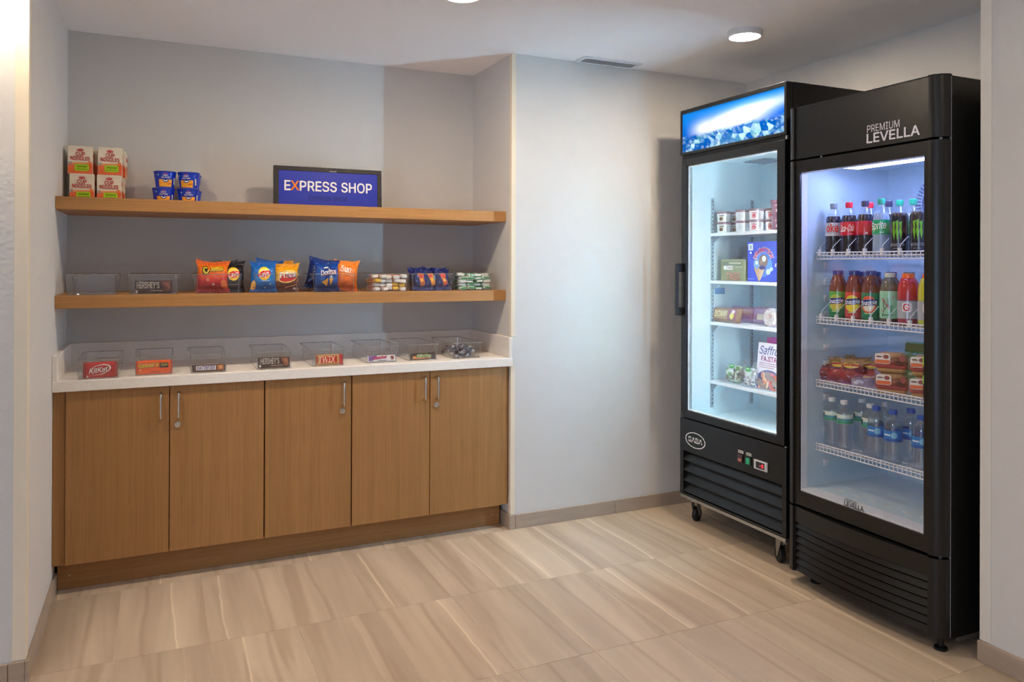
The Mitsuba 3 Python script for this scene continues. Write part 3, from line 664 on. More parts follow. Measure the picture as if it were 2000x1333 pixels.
# ---- bars in the worktop bins
def bar(name, label, w, h, t, col, layers, c, tilt=-.16, yaw=0., seed=0, bs='gloss', ends=None, cat_='candy bar', vert=None):
    k = thing(name, label, cat_)
    cm = CM(); m, fn = packet(w, h, t, col, seed=seed)
    v = np.array(m.vertices); base = np.tile(np.asarray(col, float), (len(v), 1))
    if ends is not None: base[np.abs(v[:, 0]) > w/2-.009] = ends
    if vert is not None: base[v[:, 0] > w*vert[0]] = vert[1]
    cm.add(m, base, True)
    prints(cm, fn, layers)
    M = place(c, tilt, yaw); M[2, 3] = c[2]+h/2*math.cos(tilt)+.001
    cm.put(k, 'wrapper', bs, matrix=M)
    return k
WH = (240, 238, 235)
zb = CZ+.003
sw = Polygon([(.052+.012*math.cos(t), .012+.018*math.sin(t)) for t in np.linspace(0, 6.28, 20)])
ov = ell(0, 0, .040, .020, 14); ov = ov.difference(ell(-.003, -.001, .0375, .0175, 14))
bar('wafer_bar', 'bright red wafer chocolate bar with white slanted letters in its clear bin', .124, .064, .012, (196, 12, 22),
    [(rect(.035, -.004, .05, .04, 10), (176, 8, 16)), (ov, WH), (text('KitKat', .020, True, .066, .25, (-.004, -.002), .12), (120, 6, 10)), (text('KitKat', .0195, True, .066, .25, (-.005, -.001), .12), WH), (rect(-.045, -.026, .006, .008), WH)], (.168, -.515, zb), ends=(150, 8, 14))
bar('peanut_butter_cups', 'bright orange packet of peanut butter cups with yellow letters in its clear bin', .140, .058, .014, (240, 92, 16),
    [(rect(.038, .006, .034, .020, 0, .003), (70, 32, 20)), (rect(.040, .008, .024, .009, 0, .002), (150, 150, 60)), (text('Reese\'s', .019, True, .078, .22, (-.020, .008), .05), (70, 40, 10)), (text('Reese\'s', .018, True, .077, .22, (-.021, .009), .05), (246, 208, 40)), (rect(.005, -.021, .04, .004), (196, 70, 20)), (rect(-.052, -.012, .007, .010), (248, 170, 110))], (.367, -.490, zb), ends=(196, 66, 18), seed=2)
bar('peanut_bar', 'flat brown chocolate bar with blue white letters lying in its clear bin', .134, .030, .018, (84, 48, 36),
    [(rect(-.012, 0, .080, .019, 0, .002), WH), (text('SATISFIES', .014, True, .072, .15, (-.012, 0)), (60, 50, 150)), (rect(.046, 0, .026, .022, 0, .003), (190, 110, 60)), (ell(.048, 0, .008, .007), (226, 160, 96))], (.582, -.500, zb), tilt=-.3, seed=3, ends=(50, 36, 44))
bar('chocolate_bar', 'dark brown chocolate bar with tall silver letters in the bin on the worktop', .136, .049, .008, (62, 40, 32),
    [(text('HERSHEY\'S', .024, True, .080, 0, (-.018, .008)), (206, 200, 194)), (Polygon([(.028, .02), (.062, .02), (.062, -.014), (.045, -.016)]), (142, 84, 56)), (Polygon([(.036, .014), (.056, .018), (.058, -.008)]), (176, 112, 76)), (rect(.012, -.012, .05, .003), (176, 160, 148)), (rect(-.060, -.013, .008, .010), (206, 200, 194))], (.853, -.500, zb), seed=4)
bar('biscuit_bar', 'gold and red caramel biscuit bar in its clear bin', .126, .049, .016, (206, 158, 92),
    [(rect(-.012, .002, .092, .032, 0, .004), (190, 26, 30)), (text('TWIX', .029, True, .076, .12, (-.014, .001)), (236, 200, 150)), (text('TWIX', .026, True, .072, .12, (-.014, .001)), (206, 26, 30)), (text('TWIX', .0265, False, .073, .12, (-.0135, .0015)), (246, 224, 190)), (rect(-.005, -.020, .09, .003), (150, 90, 40))], (1.100, -.492, zb), seed=5, vert=(.34, (186, 20, 26)), ends=(150, 96, 50))
bar('nougat_bar', 'white chocolate bar with magenta letters lying in its clear bin', .134, .032, .018, (228, 224, 228),
    [(Polygon([(-.062, .015), (-.02, .015), (-.046, -.012), (-.064, -.012)]), (120, 96, 170)), (text('Reester', .016, True, .070, .25, (-.010, .003), .08), (120, 60, 140)), (text('Reester', .015, True, .069, .25, (-.011, .0035), .08), (196, 36, 90)), (rect(.0, -.012, .04, .003), (110, 110, 130)), (ell(.050, 0, .010, .010), (130, 78, 60)), (ell(.053, .002, .006, .006), (196, 60, 60))], (1.353, -.466, zb), tilt=-.35, seed=6)
bar('malt_bar', 'brown chocolate bar with pale green letters lying in its clear bin', .132, .031, .018, (52, 36, 36),
    [(text('MilkyWay', .017, True, .072, .15, (.004, .002)), (186, 214, 150)), (rect(-.010, -.0105, .09, .005), (196, 110, 50)), (ell(-.045, -.006, .010, .006), (226, 150, 60))], (1.561, -.460, zb), tilt=-.25, seed=7)
bar('chocolate_bar', 'dark brown chocolate bar with tall silver letters in the bin on the lower shelf', .146, .056, .008, (58, 32, 26),
    [(text('HERSHEY\'S', .026, True, .088, 0, (-.022, .008)), (196, 184, 176)), (Polygon([(.026, .026), (.068, .026), (.068, -.014), (.046, -.016)]), (104, 56, 42)), (Polygon([(.036, .016), (.060, .02), (.062, -.008)]), (140, 84, 66)), (rect(.012, -.016, .05, .0025), (176, 160, 148)), (rect(-.066, -.020, .008, .012), (196, 190, 184))], (.364, -.425, ZL+.002), tilt=-.05, seed=8)
# heap of wrapped candies
pc = 0
hc = [(170, 172, 182), (196, 198, 206), (120, 122, 134), (86, 84, 94), (140, 142, 152)]
for lay, n_ in ((0, 15), (1, 12), (2, 9)):
    for i in range(n_):
        x = 1.735+.10*((i*.618+lay*.3) % 1); y = -.462+.24*(i/n_)*(1-.16*lay)
        k = thing('wrapped_candy', 'small silver wrapped candy in the heap in the right end bin', 'candy', 'silver candies heaped in the right end bin')
        s = trimesh.creation.icosphere(subdivisions=2, radius=.0135); v = np.array(s.vertices)
        v *= [1, .85, .72]; v += .004*np.c_[rough_noise(v+pc, 90), rough_noise(v+pc+9, 90), rough_noise(v+pc+5, 90)]; s.vertices = v
        tw = [trimesh.convex.convex_hull(np.array([[sx*.012, 0, 0], [sx*.024, .009, .004], [sx*.024, -.009, .001], [sx*.023, .0, -.006], [sx*.012, .002, .002]])) for sx in (-1, 1)]
        cm = CM(); cm.add(s, hc[pc % 5], 50)
        for m in tw: cm.add(m, hc[(pc+1) % 5])
        cm.put(k, 'wrapper', 'foil', matrix=place((x, y, CZ+.0125+.0175*lay+.004*((i*7) % 3)/3), rng.uniform(-1, 1), rng.uniform(0, 6.28), rng.uniform(-.6, .6)))
        pc += 1

# ---- crisp bags on the lower shelf
def crisps(label, w, h, t, color, layers, c, tilt=-.08, yaw=0., roll=0., seed=0, group=None, name='crisp_bag'):
    k = thing(name, label, 'crisp bag', group)
    bag(w, h, t, color, layers, seed).put(k, 'bag', 'gloss', matrix=place(c, tilt, yaw, roll))
OR, RD = (238, 112, 24), (196, 34, 30)
zs = ZL+.003
star = lambda cx, cy, r, n, q: Polygon([(cx+(r if i % 2 else r*q)*math.cos(i*math.pi/n), cy+(r if i % 2 else r*q)*math.sin(i*math.pi/n)) for i in range(2*n)])
crisps('orange and red crisp bag with yellow lettering in the first filled bin', .150, .138, .05, grad([(-1, (150, 24, 22)), (-.25, (196, 30, 28)), (.05, (226, 84, 28)), (.4, (242, 126, 30)), (1, (214, 96, 30))]),
       [(ell(-.038, .028, .018, .020, 20).difference(rect(-.018, .034, .02, .016)), (50, 34, 14)), (ell(-.038, .028, .014, .016, 20).difference(ell(-.037, .029, .006, .009, 20)).difference(rect(-.022, .034, .02, .010)), (236, 216, 60)), (text('heetos', .026, True, .068, .1, (.014, .036), .06), (60, 36, 12)), (text('heetos', .022, True, .064, .1, (.014, .037), .06), (236, 216, 60)), (star(-.03, -.014, .012, 5, .5), (226, 130, 90)), (star(.02, -.006, .014, 5, .5), (214, 70, 40)), (ell(.052, -.034, .016, .022, 30), (226, 110, 40)), (ell(-.002, -.034, .006, .005), (250, 190, 160))], (.606, -.372, zs), seed=1)
crisps('orange crisp bag lying behind the yellow lettered one', .150, .135, .045, grad([(-1, (170, 60, 20)), (1, (206, 86, 28))]), [], (.598, -.310, zs+.003), -.12, .1, .12, seed=2)
BK = (30, 27, 30)
sun_ = lambda y=.0: [(ell(0, y, .031, .031), (250, 200, 40)), (ell(0, y+.012, .024, .013), (252, 226, 90)), (ell(0, y-.002, .034, .015, 12), (206, 24, 32)), (text('Lays', .021, True, .050, .2, (0, y-.002), .16), (250, 246, 240))]
crisps('black crisp bag with a yellow sun disc beside the orange bag', .118, .138, .05, grad([(-1, (34, 30, 34)), (.6, (38, 36, 40)), (1, (24, 22, 26))]), sun_(.012)+[(rect(0, -.036, .05, .004), (150, 146, 150)), (rect(0, -.044, .034, .003), (130, 126, 130))], (.688, -.350, zs), -.06, .1, seed=3)
crisps('second black crisp bag tilted behind the black sun disc bag', .13, .140, .045, grad([(-1, BK), (1, (46, 42, 48))]), [], (.668, -.285, zs+.002), -.1, -.1, -.1, seed=4)
BL = (22, 108, 190)
crisps('light blue crisp bag with a yellow sun disc in the second filled bin', .126, .140, .05, grad([(-1, (14, 84, 160)), (-.2, (26, 126, 206)), (.5, (24, 104, 190)), (1, (30, 92, 170))]), sun_(.014)+[(rect(.006, -.020, .04, .0035), (200, 226, 246)), (ell(-.052, -.042, .012, .024), (240, 190, 110)), (ell(.03, -.034, .004, .003), (220, 240, 250)), (ell(.006, -.05, .004, .003), (220, 240, 250))], (.820, -.385, zs), -.04, seed=5)
crisps('light blue crisp bag tilted behind the light blue sun disc bag', .13, .144, .045, grad([(-1, BL), (.6, (24, 100, 186)), (1, (20, 70, 150))]), [(ell(0, .034, .03, .02), (236, 206, 50))], (.838, -.320, zs+.004), -.1, 0, .14, seed=6)
FR = (236, 164, 26)
crisps('yellow and brown corn crisp bag with white lettering beside the light blue bag', .130, .132, .055, grad([(-1, (96, 48, 36)), (-.35, (130, 66, 44)), (-.25, (238, 168, 60)), (.1, (244, 180, 40)), (1, (226, 150, 24))]),
       [(affinity.translate(ell(0, 0, .056, .034, 12), .006, -.004), (110, 56, 40)), (ell(.004, .002, .055, .029, 12), (250, 206, 110)), (ell(.006, -.004, .047, .017, 10), (200, 30, 30)), (text('Fritos', .030, True, .088, .05, (.004, .010), .1), (60, 40, 80)), (text('Fritos', .026, True, .085, .05, (.003, .011), .1), (248, 246, 250)), (rect(.02, -.042, .06, .005, 12), (214, 170, 130)), (ell(.04, -.052, .008, .006), (214, 190, 180))], (.922, -.375, zs), -.10, .05, seed=7)
crisps('yellow corn crisp bag behind the white lettered one', .130, .140, .045, grad([(-1, (150, 80, 30)), (1, (214, 140, 24))]), [], (.915, -.305, zs), -.12, -.1, -.08, seed=8)
NV = (16, 44, 112)
crisps('blue tortilla crisp bag with two golden triangles in the third filled bin', .128, .146, .055, grad([(-1, (14, 36, 92)), (-.4, (20, 80, 160)), (.2, (26, 96, 186)), (.7, (20, 66, 150)), (1, (16, 44, 110))]),
       [(star(.002, .014, .044, 7, .55), (20, 50, 120)), (text('Doritos', .025, True, .086, .1, (.002, .016), .12), (190, 60, 40)), (text('Doritos', .022, True, .083, .1, (.001, .017), .12), (244, 244, 248)), (rect(-.012, .038, .024, .006, 8), (230, 230, 236)), (Polygon([(-.038, -.030), (-.004, -.012), (-.008, -.050)]), (236, 172, 66)), (Polygon([(.002, -.014), (.024, -.012), (.014, -.046), (.004, -.036)]), (226, 156, 56)), (star(.012, -.006, .012, 6, .4), (200, 216, 236))], (1.108, -.385, zs), -.05, .06, seed=9)
crisps('dark blue tortilla crisp bag leaning behind the triangles bag', .140, .150, .05, grad([(-1, (14, 30, 80)), (1, (20, 46, 120))]), [], (1.074, -.322, zs+.006), -.10, .1, .22, seed=10)
crisps('darker blue tortilla crisp bag at the back of the third filled bin', .140, .148, .045, grad([(-1, (12, 26, 70)), (1, (14, 34, 96))]), [], (1.112, -.255, zs), -.08, 0, .05, seed=11)
crisps('orange whole grain crisp bag with white lettering beside the blue triangles bag', .124, .146, .05, grad([(-1, (200, 88, 26)), (0, (232, 120, 34)), (1, (236, 136, 50))]),
       [(text('Sun', .034, True, .058, .1, (-.008, .030), -.12), (190, 80, 20)), (text('Sun', .031, True, .055, .1, (-.008, .031), -.12), (250, 240, 226)), (rect(.004, .004, .07, .003, -6), (250, 190, 130)), (ell(.0, -.035, .03, .012, -20), (214, 100, 28))], (1.196, -.378, zs), -.06, -.05, .07, seed=12)
crisps('brown orange crisp bag peeping out behind the white lettered orange bag', .11, .142, .04, grad([(-1, (140, 60, 24)), (1, (126, 62, 36))]), [], (1.192, -.31, zs), -.06, 0, .0, seed=13)
# small wrapped bars stacked in bins, ends to the front
def wrapped(group, label, x, y, z, w, h, d, cols, i, yaw=0.):
    k = thing('snack_bar', label, 'snack bar', group)
    cm = CM(); b = box(-w/2, w/2, -d/2, d/2, 0, h, .004); cm.add(b, cols[0])
    cm.add(box(-w/2+.004, w/2-.004, -d/2-.004, -d/2+.002, h*.2, h*.8, .001), cols[1])
    cm.add(box(-w/2-.0004, w/2+.0004, -d*.28, d*.28, .003, h+.0005, .003), cols[2])
    cm.put(k, 'wrapper', 'gloss', matrix=place((x+rng.uniform(-.0015, .0015), y+rng.uniform(-.008, .008), z), rng.uniform(-.05, .05), yaw+rng.uniform(-.12, .12), rng.uniform(-.10, .10)))
CW = [[(228, 220, 208), (238, 234, 226), (196, 106, 40)], [(232, 228, 222), (244, 240, 236), (186, 96, 38)], [(236, 186, 50), (246, 202, 70), (190, 100, 36)], [(214, 206, 196), (226, 220, 212), (176, 90, 40)]]
q = 0
for r in range(4):
    for c in range(5):
        q += 1
        wrapped('white and yellow wrapped bars stacked in a shelf bin', 'small white or yellow wrapped snack bar stacked end-on in the sixth shelf bin', 1.336+c*.0325+.003*((r*3+c) % 2), -.372+.006*((r*5+c*3) % 3), ZL+.004+r*.0192, .030, .0178, .12, CW[[0, 1, 2, 1, 3, 2, 0, 1, 0, 3, 1][(q*q+r) % 11]], q, .05*((q % 3)-1))
CG = [[(40, 118, 64), (226, 232, 224), (28, 96, 52)], [(226, 230, 222), (60, 140, 76), (36, 110, 60)], [(216, 222, 212), (236, 238, 232), (30, 100, 54)]]
q = 0
for r in range(5):
    for c in range(4):
        q += 1
        wrapped('green and white wrapped bars stacked in a shelf bin', 'small green and white wrapped snack bar stacked in the right end shelf bin', 1.783+c*.0425+.004*((r+c) % 2), -.380+.007*((r*5+c*3) % 3), ZL+.004+r*.0168, .040, .0158, .10, CG[(q*q+r) % 3], q, .10*((q*3 % 5)-2)/2)
for i, (x, y, rl, cl) in enumerate(((1.566, -.385, .10, (214, 110, 60)), (1.628, -.378, -.05, (226, 140, 40)), (1.690, -.385, -.06, (220, 96, 50)))):
    k = thing('snack_packet', ['dark blue snack packet with an orange picture, leftmost in the seventh shelf bin', 'dark blue snack packet with an orange picture and grey patch in the seventh bin', 'dark blue snack packet with a yellow orange picture, rightmost in the seventh bin'][i], 'snack packet', 'blue snack packets in a shelf bin')
    bag(.082, .100, .03, grad([(-1, (60, 62, 130)), (-.4, (40, 42, 100)), (1, (20, 26, 84))]), [(Polygon([(-.022, .034), (.014, .036), (.026, -.022), (.002, -.034)]), cl), (star(.004, .0, .012, 6, .5), (246, 190, 50)), (ell(-.004, .020, .012, .009), (200, 70, 60)), (rect(.020, .012, .014, .022, 8), (110, 130, 150) if i == 1 else (40, 44, 110))], 20+i).put(k, 'bag', 'gloss', matrix=place((x, y, ZL+.003), -.05, .03*i, rl))
for i, (x, y, rl) in enumerate(((1.578, -.315, -.1), (1.640, -.30, .08), (1.690, -.31, .05), (1.60, -.25, 0))):
    k = thing('snack_packet', ['dark blue snack packet standing behind the leftmost pictured one', 'dark blue snack packet standing behind the middle pictured one', 'dark blue snack packet standing behind the rightmost pictured one', 'dark blue snack packet at the back of the seventh shelf bin'][i], 'snack packet', 'blue snack packets in a shelf bin')
    bag(.085, .112, .03, grad([(-1, (18, 24, 70)), (1, (22, 30, 96))]), [], 30+i, n=14).put(k, 'bag', 'gloss', matrix=place((x, y, ZL+.003), -.08, 0, rl))

# ---- upper shelf: noodle boxes, pasta cups, sign
def noodle_box(label, x, y, z, w=.097, h=.1205, d=.094, yaw=0.):
    k = thing('noodle_box', label, 'noodle box', 'boxes of cup noodles stacked on the upper shelf')
    cm = CM(); cm.add(box(-w/2, w/2, -d/2, d/2, 0, h, .0015), (236, 226, 206))
    def art(fn):
        p2 = [(rect(0, .020, w-.002, .040), (236, 112, 66)), (ell(-w/2+.010, .045, .008, .007), (120, 166, 206)), (ell(w/2-.012, .040, .010, .016), (226, 96, 44)), (ell(-.03, .016, .018, .010), (226, 110, 50)),
              (rect(0, .046, w*.9, .006, 2), (238, 150, 70)), (rect(.006, .027, .056, .030, 0, .008), (176, 206, 20)), (rect(.006, .0315, .040, .006), (110, 150, 20)), (rect(.006, .020, .044, .003), (110, 150, 20)),
              (ell(0, h-.017, .013, .0055), (196, 30, 44)), (rect(0, h-.0165, .018, .0028), (240, 220, 220))]
        for s, yy, ww, hh in (('CUP', .086, .036, .017), ('NOODLES', .067, .074, .016)):
            p2 += [(text(s, hh, True, ww, 0, (0, yy)), (176, 16, 28))]
        p2 += [(rect(0, h-.004, w-.006, .004), (246, 238, 220)), (text('NISSIN', .003, True, .014, 0, (0, h-.0165)), (196, 30, 44))]
        prints(cm, fn, p2, None)
    art(plane((0, -d/2-.0001, 0), (1, 0, 0)))
    prints(cm, plane((w/2+.0001, 0, 0), (0, 1, 0)), [(rect(0, .03, d-.004, .05), (222, 150, 120)), (rect(0, .085, d*.7, .02), (196, 70, 70)), (rect(0, .045, d*.5, .02), (206, 90, 60))], None)
    cm.add(box(-w/2+.004, w/2-.004, -d/2-.0006, d/2*.3, h-.001, h+.0012, .0005), (240, 232, 214))
    cm.put(k, 'carton', 'print', matrix=place((x, y, z), 0, yaw))
XN = [(.0765, 'left'), (.188, 'right')]
noodle_box('white and orange noodle box, lower left of the front four', .075, -.155, ZU, yaw=.0)
noodle_box('white and orange noodle box, lower right of the front four', .181, -.157, ZU, yaw=.0)
noodle_box('white and orange noodle box, upper left of the front four', .068, -.155, ZU+.1212, yaw=.0)
noodle_box('white and orange noodle box, upper right of the front four', .184, -.160, ZU+.1212, yaw=.02)
noodle_box('noodle box in the lower back row behind the left front box', .078, -.055, ZU)
noodle_box('noodle box in the lower back row behind the right front box', .192, -.055, ZU)
noodle_box('noodle box in the upper back row behind the left front box', .082, -.055, ZU+.1212)
noodle_box('noodle box in the upper back row behind the right front box', .197, -.055, ZU+.1212, yaw=-.03)
def pasta_cup(label, x, y, z, yaw=0.):
    k = thing('pasta_cup', label, 'pasta cup', 'blue cups of pasta stacked on the upper shelf')
    h, r0, r1 = .0755, .0385, .0475
    cm = CM(); cm.add(lathe([(0, .001), (r0-.003, 0), (r0, .003), (r1, h-.006), (r1+.0022, h-.005), (r1+.0022, h-.001), (0, h)], 40), (24, 56, 196), 40)
    rr = lambda zz: r0+(r1-r0)*np.asarray(zz)/h+.0003
    fn = cylmap(0, 0, rr, 0, -math.pi/2)
    trap = Polygon([(-.030, .037), (.030, .037), (.027, .004), (-.027, .004)])
    prints(cm, fn, [(trap, (246, 172, 44)), (ell(0, .036, .013, .012).intersection(sbox(-.1, 0, .1, .036)), (24, 40, 120)), (ell(0, .036, .0095, .0085).intersection(sbox(-.1, 0, .1, .0355)), (246, 246, 246)), (ell(0, .0385, .007, .006), (24, 46, 150)), (ell(.016, .018, .012, .004, 14), (220, 128, 20)),
                    (text('MAC & CHEESE', .0062, True, .034, 0, (0, .046)), WH), (text('EASY', .0075, True, .022, 0, (0, .0555)), WH), (text('KRAFT', .0042, True, .013, 0, (0, .064)), (230, 90, 100)), (ell(-.032, .057, .005, .004), (120, 170, 220)), (rect(.040, .030, .008, .03), (200, 206, 220))], .006)
    cm.put(k, 'cup', 'gloss', matrix=place((x, y, z), 0, yaw))
    put(k, 'lid', lathe([(0, h+.0002), (r1-.001, h+.0002), (r1-.001, h+.001), (0, h+.001)], 40, (x, y, z)), 'm_steel', 30)
pasta_cup('dark blue pasta cup with orange panel, lower left of the front four', .402, -.150, ZU)
pasta_cup('dark blue pasta cup with orange panel, lower right of the front four', .508, -.152, ZU, .0)
pasta_cup('dark blue pasta cup with orange panel, upper left of the front four', .408, -.151, ZU+.0768, .05)
pasta_cup('dark blue pasta cup with orange panel, upper right of the front four', .510, -.153, ZU+.0768, -.28)
pasta_cup('dark blue pasta cup in the lower back row by the wall', .523, -.052, ZU, -.6)
pasta_cup('dark blue pasta cup in the upper back row by the wall', .520, -.052, ZU+.0768, -.7)
sg = thing('shop_sign', 'dark framed blue sign with white and orange lettering on the upper shelf', 'sign')
SX0, SX1, SH = .8875, 1.4215, .2075
Ms = place((0, -.205, ZU), -.055, 0)
def ts(m): return m.apply_transform(Ms)
put(sg, 'frame', ts(cat(box(SX0, SX1, 0, .018, SH-.022, SH, .0015), box(SX0, SX1, 0, .018, 0, .017, .0015), box(SX0, SX0+.0235, 0, .018, .017, SH-.022), box(SX1-.0215, SX1, 0, .018, .017, SH-.022), box(SX0+.02, SX1-.02, .010, .016, .01, SH-.01))), 'm_frame')
put(sg, 'panel', ts(box(SX0+.0235, SX1-.0215, .003, .010, .017, SH-.022)), 'm_blue', label='blue panel')
cm = CM(); sp = plane((0, .0028, 0), FRONT)
for s, x, w, c in (('E', .9525, .029, WH), ('PRESS', 1.1025, .182, WH), ('SHOP', 1.2935, .157, WH)):
    cm.add(warp(text(s, .0475, True, w, 0, (x, .1125), 0, .0008), sp), c)
cm.add(warp(text('X', .0455, True, .041, 0, (.9885, .1125), 0, .0008), sp), (236, 124, 34))
gm = text('EXPRESS SHOP', .022, True, .19, 0, (1.150, .052), 0, .0005); cm.add(warp(gm, sp), (32, 40, 128))
m_ = cm.put(sg, 'lettering', 'print', 'white and orange lettering', matrix=Ms)
put(sg, 'clip', ts(box(1.155, 1.192, -.0005, .002, SH-.020, SH-.016, .0005)), 'm_steel')

# ---- freezer contents
def fcup(label, x, y, z, kind, r=.0375, h=.0545):
    k = thing('ice_cream_cup', label, 'ice cream cup', 'small ice cream cups on the top freezer shelf')
    body, lidc, spots = {'a': ((226, 232, 228), (120, 84, 84), [(150, 110, 70), (60, 40, 40)]), 'b': ((222, 230, 232), (110, 76, 84), [(196, 206, 206), (206, 216, 214)]), 'c': ((236, 226, 226), (132, 84, 92), [(196, 60, 70), (214, 150, 150)])}[kind]
    cm = CM(); cm.add(lathe([(0, .001), (r*.86, 0), (r*.95, h-.009), (0, h-.009)], 32), body, 40)
    fn = cylmap(0, 0, lambda zz: r*(.86+.09*np.asarray(zz)/(h-.009))+.0003, 0, math.pi*1.26)
    prints(cm, fn, [(ell(-.012, .018, .011, .010, 20), spots[0]), (ell(-.014, .015, .006, .005), spots[1]), (rect(-.010, .033, .026, .004), spots[1] if kind == 'a' else spots[0]), (rect(.016, .022, .012, .02), tuple(int(c*.93) for c in body))], .006)
    cm.put(k, 'tub', 'gloss', matrix=place((x, y, z)))
    put(k, 'lid', lathe([(r*.90, h-.011), (r, h-.011), (r*1.01, h-.003), (r*.99, h-.0008), (r*.9, h), (0, h)], 32, (x, y, z)), {'a': 'm_lid', 'b': 'm_lid', 'c': 'm_lid'}[kind], 40)
fz0 = FSH[0]
for (nm, x, y, kd) in (('leftmost front', 3.067, -.876, 'a'), ('second left', 3.062, -1.026, 'b'), ('third left', 3.060, -1.125, 'c'), ('fourth left', 3.115, -1.178, 'c'), ('back left', 3.150, -.880, 'a'), ('back middle', 3.17, -1.03, 'b')):
    for t_, (wd, zz) in enumerate((('lower', fz0), ('upper', fz0+.0552))):
        fcup(f'ice cream cup with brown rim in the {nm} stack, {wd} one', x, y, zz, kd)
for t_ in range(2):
    k = thing('ice_cream_tub', f'brown ice cream tub at the right edge of the top freezer shelf, {("lower", "upper")[t_]} one', 'ice cream tub')
    cm = CM(); cm.add(lathe([(0, 0), (.040, 0), (.045, .062), (.0465, .063), (.0465, .071), (0, .072)], 28), (112, 62, 72), 40)
    prints(cm, cylmap(0, 0, .0432, 0, math.pi*1.2), [(rect(-.01, .02, .01, .012), (226, 210, 210)), (rect(-.01, .045, .02, .006), (170, 120, 126))], .006)
    cm.put(k, 'tub', 'gloss', matrix=place((3.085, -1.262, fz0+.0725*t_)))
def carton(name, label, y0, y1, x0, x1, z, h, col, layers, cat_='frozen food box', tilt=0., yaw=0., top=None):
    """box with its printed face to -x"""
    k = thing(name, label, cat_)
    w, d = abs(y1-y0), x1-x0
    cm = CM(); cm.add(box(-w/2, w/2, 0, d, 0, h, .001), col)
    if top: cm.add(box(-w/2+.0004, w/2-.0004, .0003, d-.0003, h-.0002, h+.0008), top)
    prints(cm, plane((0, -.0001, 0), (1, 0, 0)), layers, None)
    M = place((x0, (y0+y1)/2, z), 0, -math.pi/2+yaw)@trimesh.transformations.rotation_matrix(tilt, [1, 0, 0])
    cm.put(k, 'carton', 'print', matrix=M); return k
z1 = FSH[1]
carton('ice_cream_box', 'gold ice cream bar box with a white band on the second freezer shelf', -.868, -1.045, 3.055, 3.20, z1, .110, (140, 132, 84),
       [(rect(-.004, .088, .15, .022), (112, 110, 78)), (rect(.02, .090, .09, .007), (196, 190, 150)), (rect(-.03, .066, .07, .020), (226, 222, 206)), (text('TWIX', .013, True, .05, .1, (-.02, .066)), (176, 140, 130)), (rect(.050, .070, .05, .003), (206, 200, 180)), (text('TWIX', .036, True, .105, .12, (.006, .022)), (176, 60, 60)), (text('TWIX', .034, False, .103, .12, (.006, .022)), (206, 150, 120))], 'ice cream box')
carton('ice_cream_box', 'plain blue grey carton behind the gold ice cream box', -.842, -1.03, 3.215, 3.30, z1, .178, (96, 112, 136), [(rect(0, .12, .15, .004), (120, 136, 160))], 'ice cream box')
cone = Polygon([(-.022, 0), (.022, 0), (.004, -.072), (-.004, -.072)])
def mv(g, x, y, r=0): return affinity.translate(affinity.rotate(g, r, origin=(0, 0)), x, y)
carton('ice_cream_box', 'bright blue ice cream cone box with curved red lettering on the second freezer shelf', -1.062, -1.300, 3.060, 3.24, z1, .196, (54, 66, 206),
       [(rect(-.095, .170, .033, .032), (214, 220, 236)), (rect(-.095, .170, .018, .022), (150, 158, 184)), (ell(-.094, .142, .006, .006), (206, 216, 236)),
        (ell(-.01, .082, .062, .060), (84, 120, 226)), (mv(cone, -.050, .072, 12), (196, 150, 110)), (ell(-.052, .088, .022, .026), (120, 150, 206)), (ell(-.052, .092, .010, .010), (236, 240, 246)), (mv(cone, -.012, .076, -14), (206, 160, 120)), (ell(-.006, .100, .030, .032, -20), (120, 88, 84)), (ell(.0, .112, .014, .015), (226, 226, 236)), (ell(-.018, .096, .010, .009), (150, 110, 90)), (ell(-.012, .068, .022, .010), (60, 50, 110)),
        (ell(.030, .048, .016, .014, 30), (206, 220, 206)), (ell(.050, .060, .012, .010, 30), (196, 216, 206)),
        (text('DRUMSTICK', .024, True, .158, 0, (-.002, .156), 0, .0004, .062), (246, 236, 240)), (text('DRUMSTICK', .019, True, .152, 0, (-.002, .156), 0, .0005, .062), (206, 50, 70)), (rect(-.09, .012, .05, .004), (120, 140, 226)), (text('8', .016, True, .02, 0, (.085, .08)), WH)], 'ice cream box')
z2 = FSH[2]
def pouch(name, label, w, h, t, color, layers, c, tilt, yaw, roll, seed, cat_, bs='gloss', group=None, n=20):
    k = thing(name, label, cat_, group); bag(w, h, t, color, layers, seed, n=n).put(k, 'wrapper', bs, matrix=place(c, tilt, -math.pi/2+yaw, roll))
def flow(name, label, w, h, t, col, layers, c, tilt, yaw, seed, cat_, ends=None):
    k = thing(name, label, cat_); cm = CM(); m, fn = packet(w, h, t, col, seed=seed, n=12)
    v = np.array(m.vertices); b_ = np.tile(np.asarray(col, float), (len(v), 1))
    if ends is not None: b_[v[:, 0] < -w*.36] = ends
    cm.add(m, b_, True); prints(cm, fn, layers)
    M = place(c, 0, -math.pi/2+yaw)@trimesh.transformations.rotation_matrix(tilt, [1, 0, 0]); M[2, 3] = c[2]+h/2*math.cos(tilt)+.002
    cm.put(k, 'wrapper', 'gloss', matrix=M)
flow('burrito', 'gold wrapped burrito with cream lettering on the third freezer shelf', .215, .075, .05, (150, 104, 70), [(rect(.062, .0, .055, .06, 0, .004), (150, 84, 96)), (rect(-.02, -.002, .105, .046, -3, .006), (176, 130, 66)), (text('BOMB', .034, True, .098, .05, (-.018, 0), .04), (96, 70, 40)), (text('BOMB', .031, True, .094, .05, (-.018, .001), .04), (226, 206, 150)), (ell(.066, -.008, .016, .018), (230, 214, 90)), (ell(.072, .014, .012, .010), (226, 206, 206))], (3.065, -.905, z2), -.25, .02, 41, 'burrito', ends=(120, 60, 130))
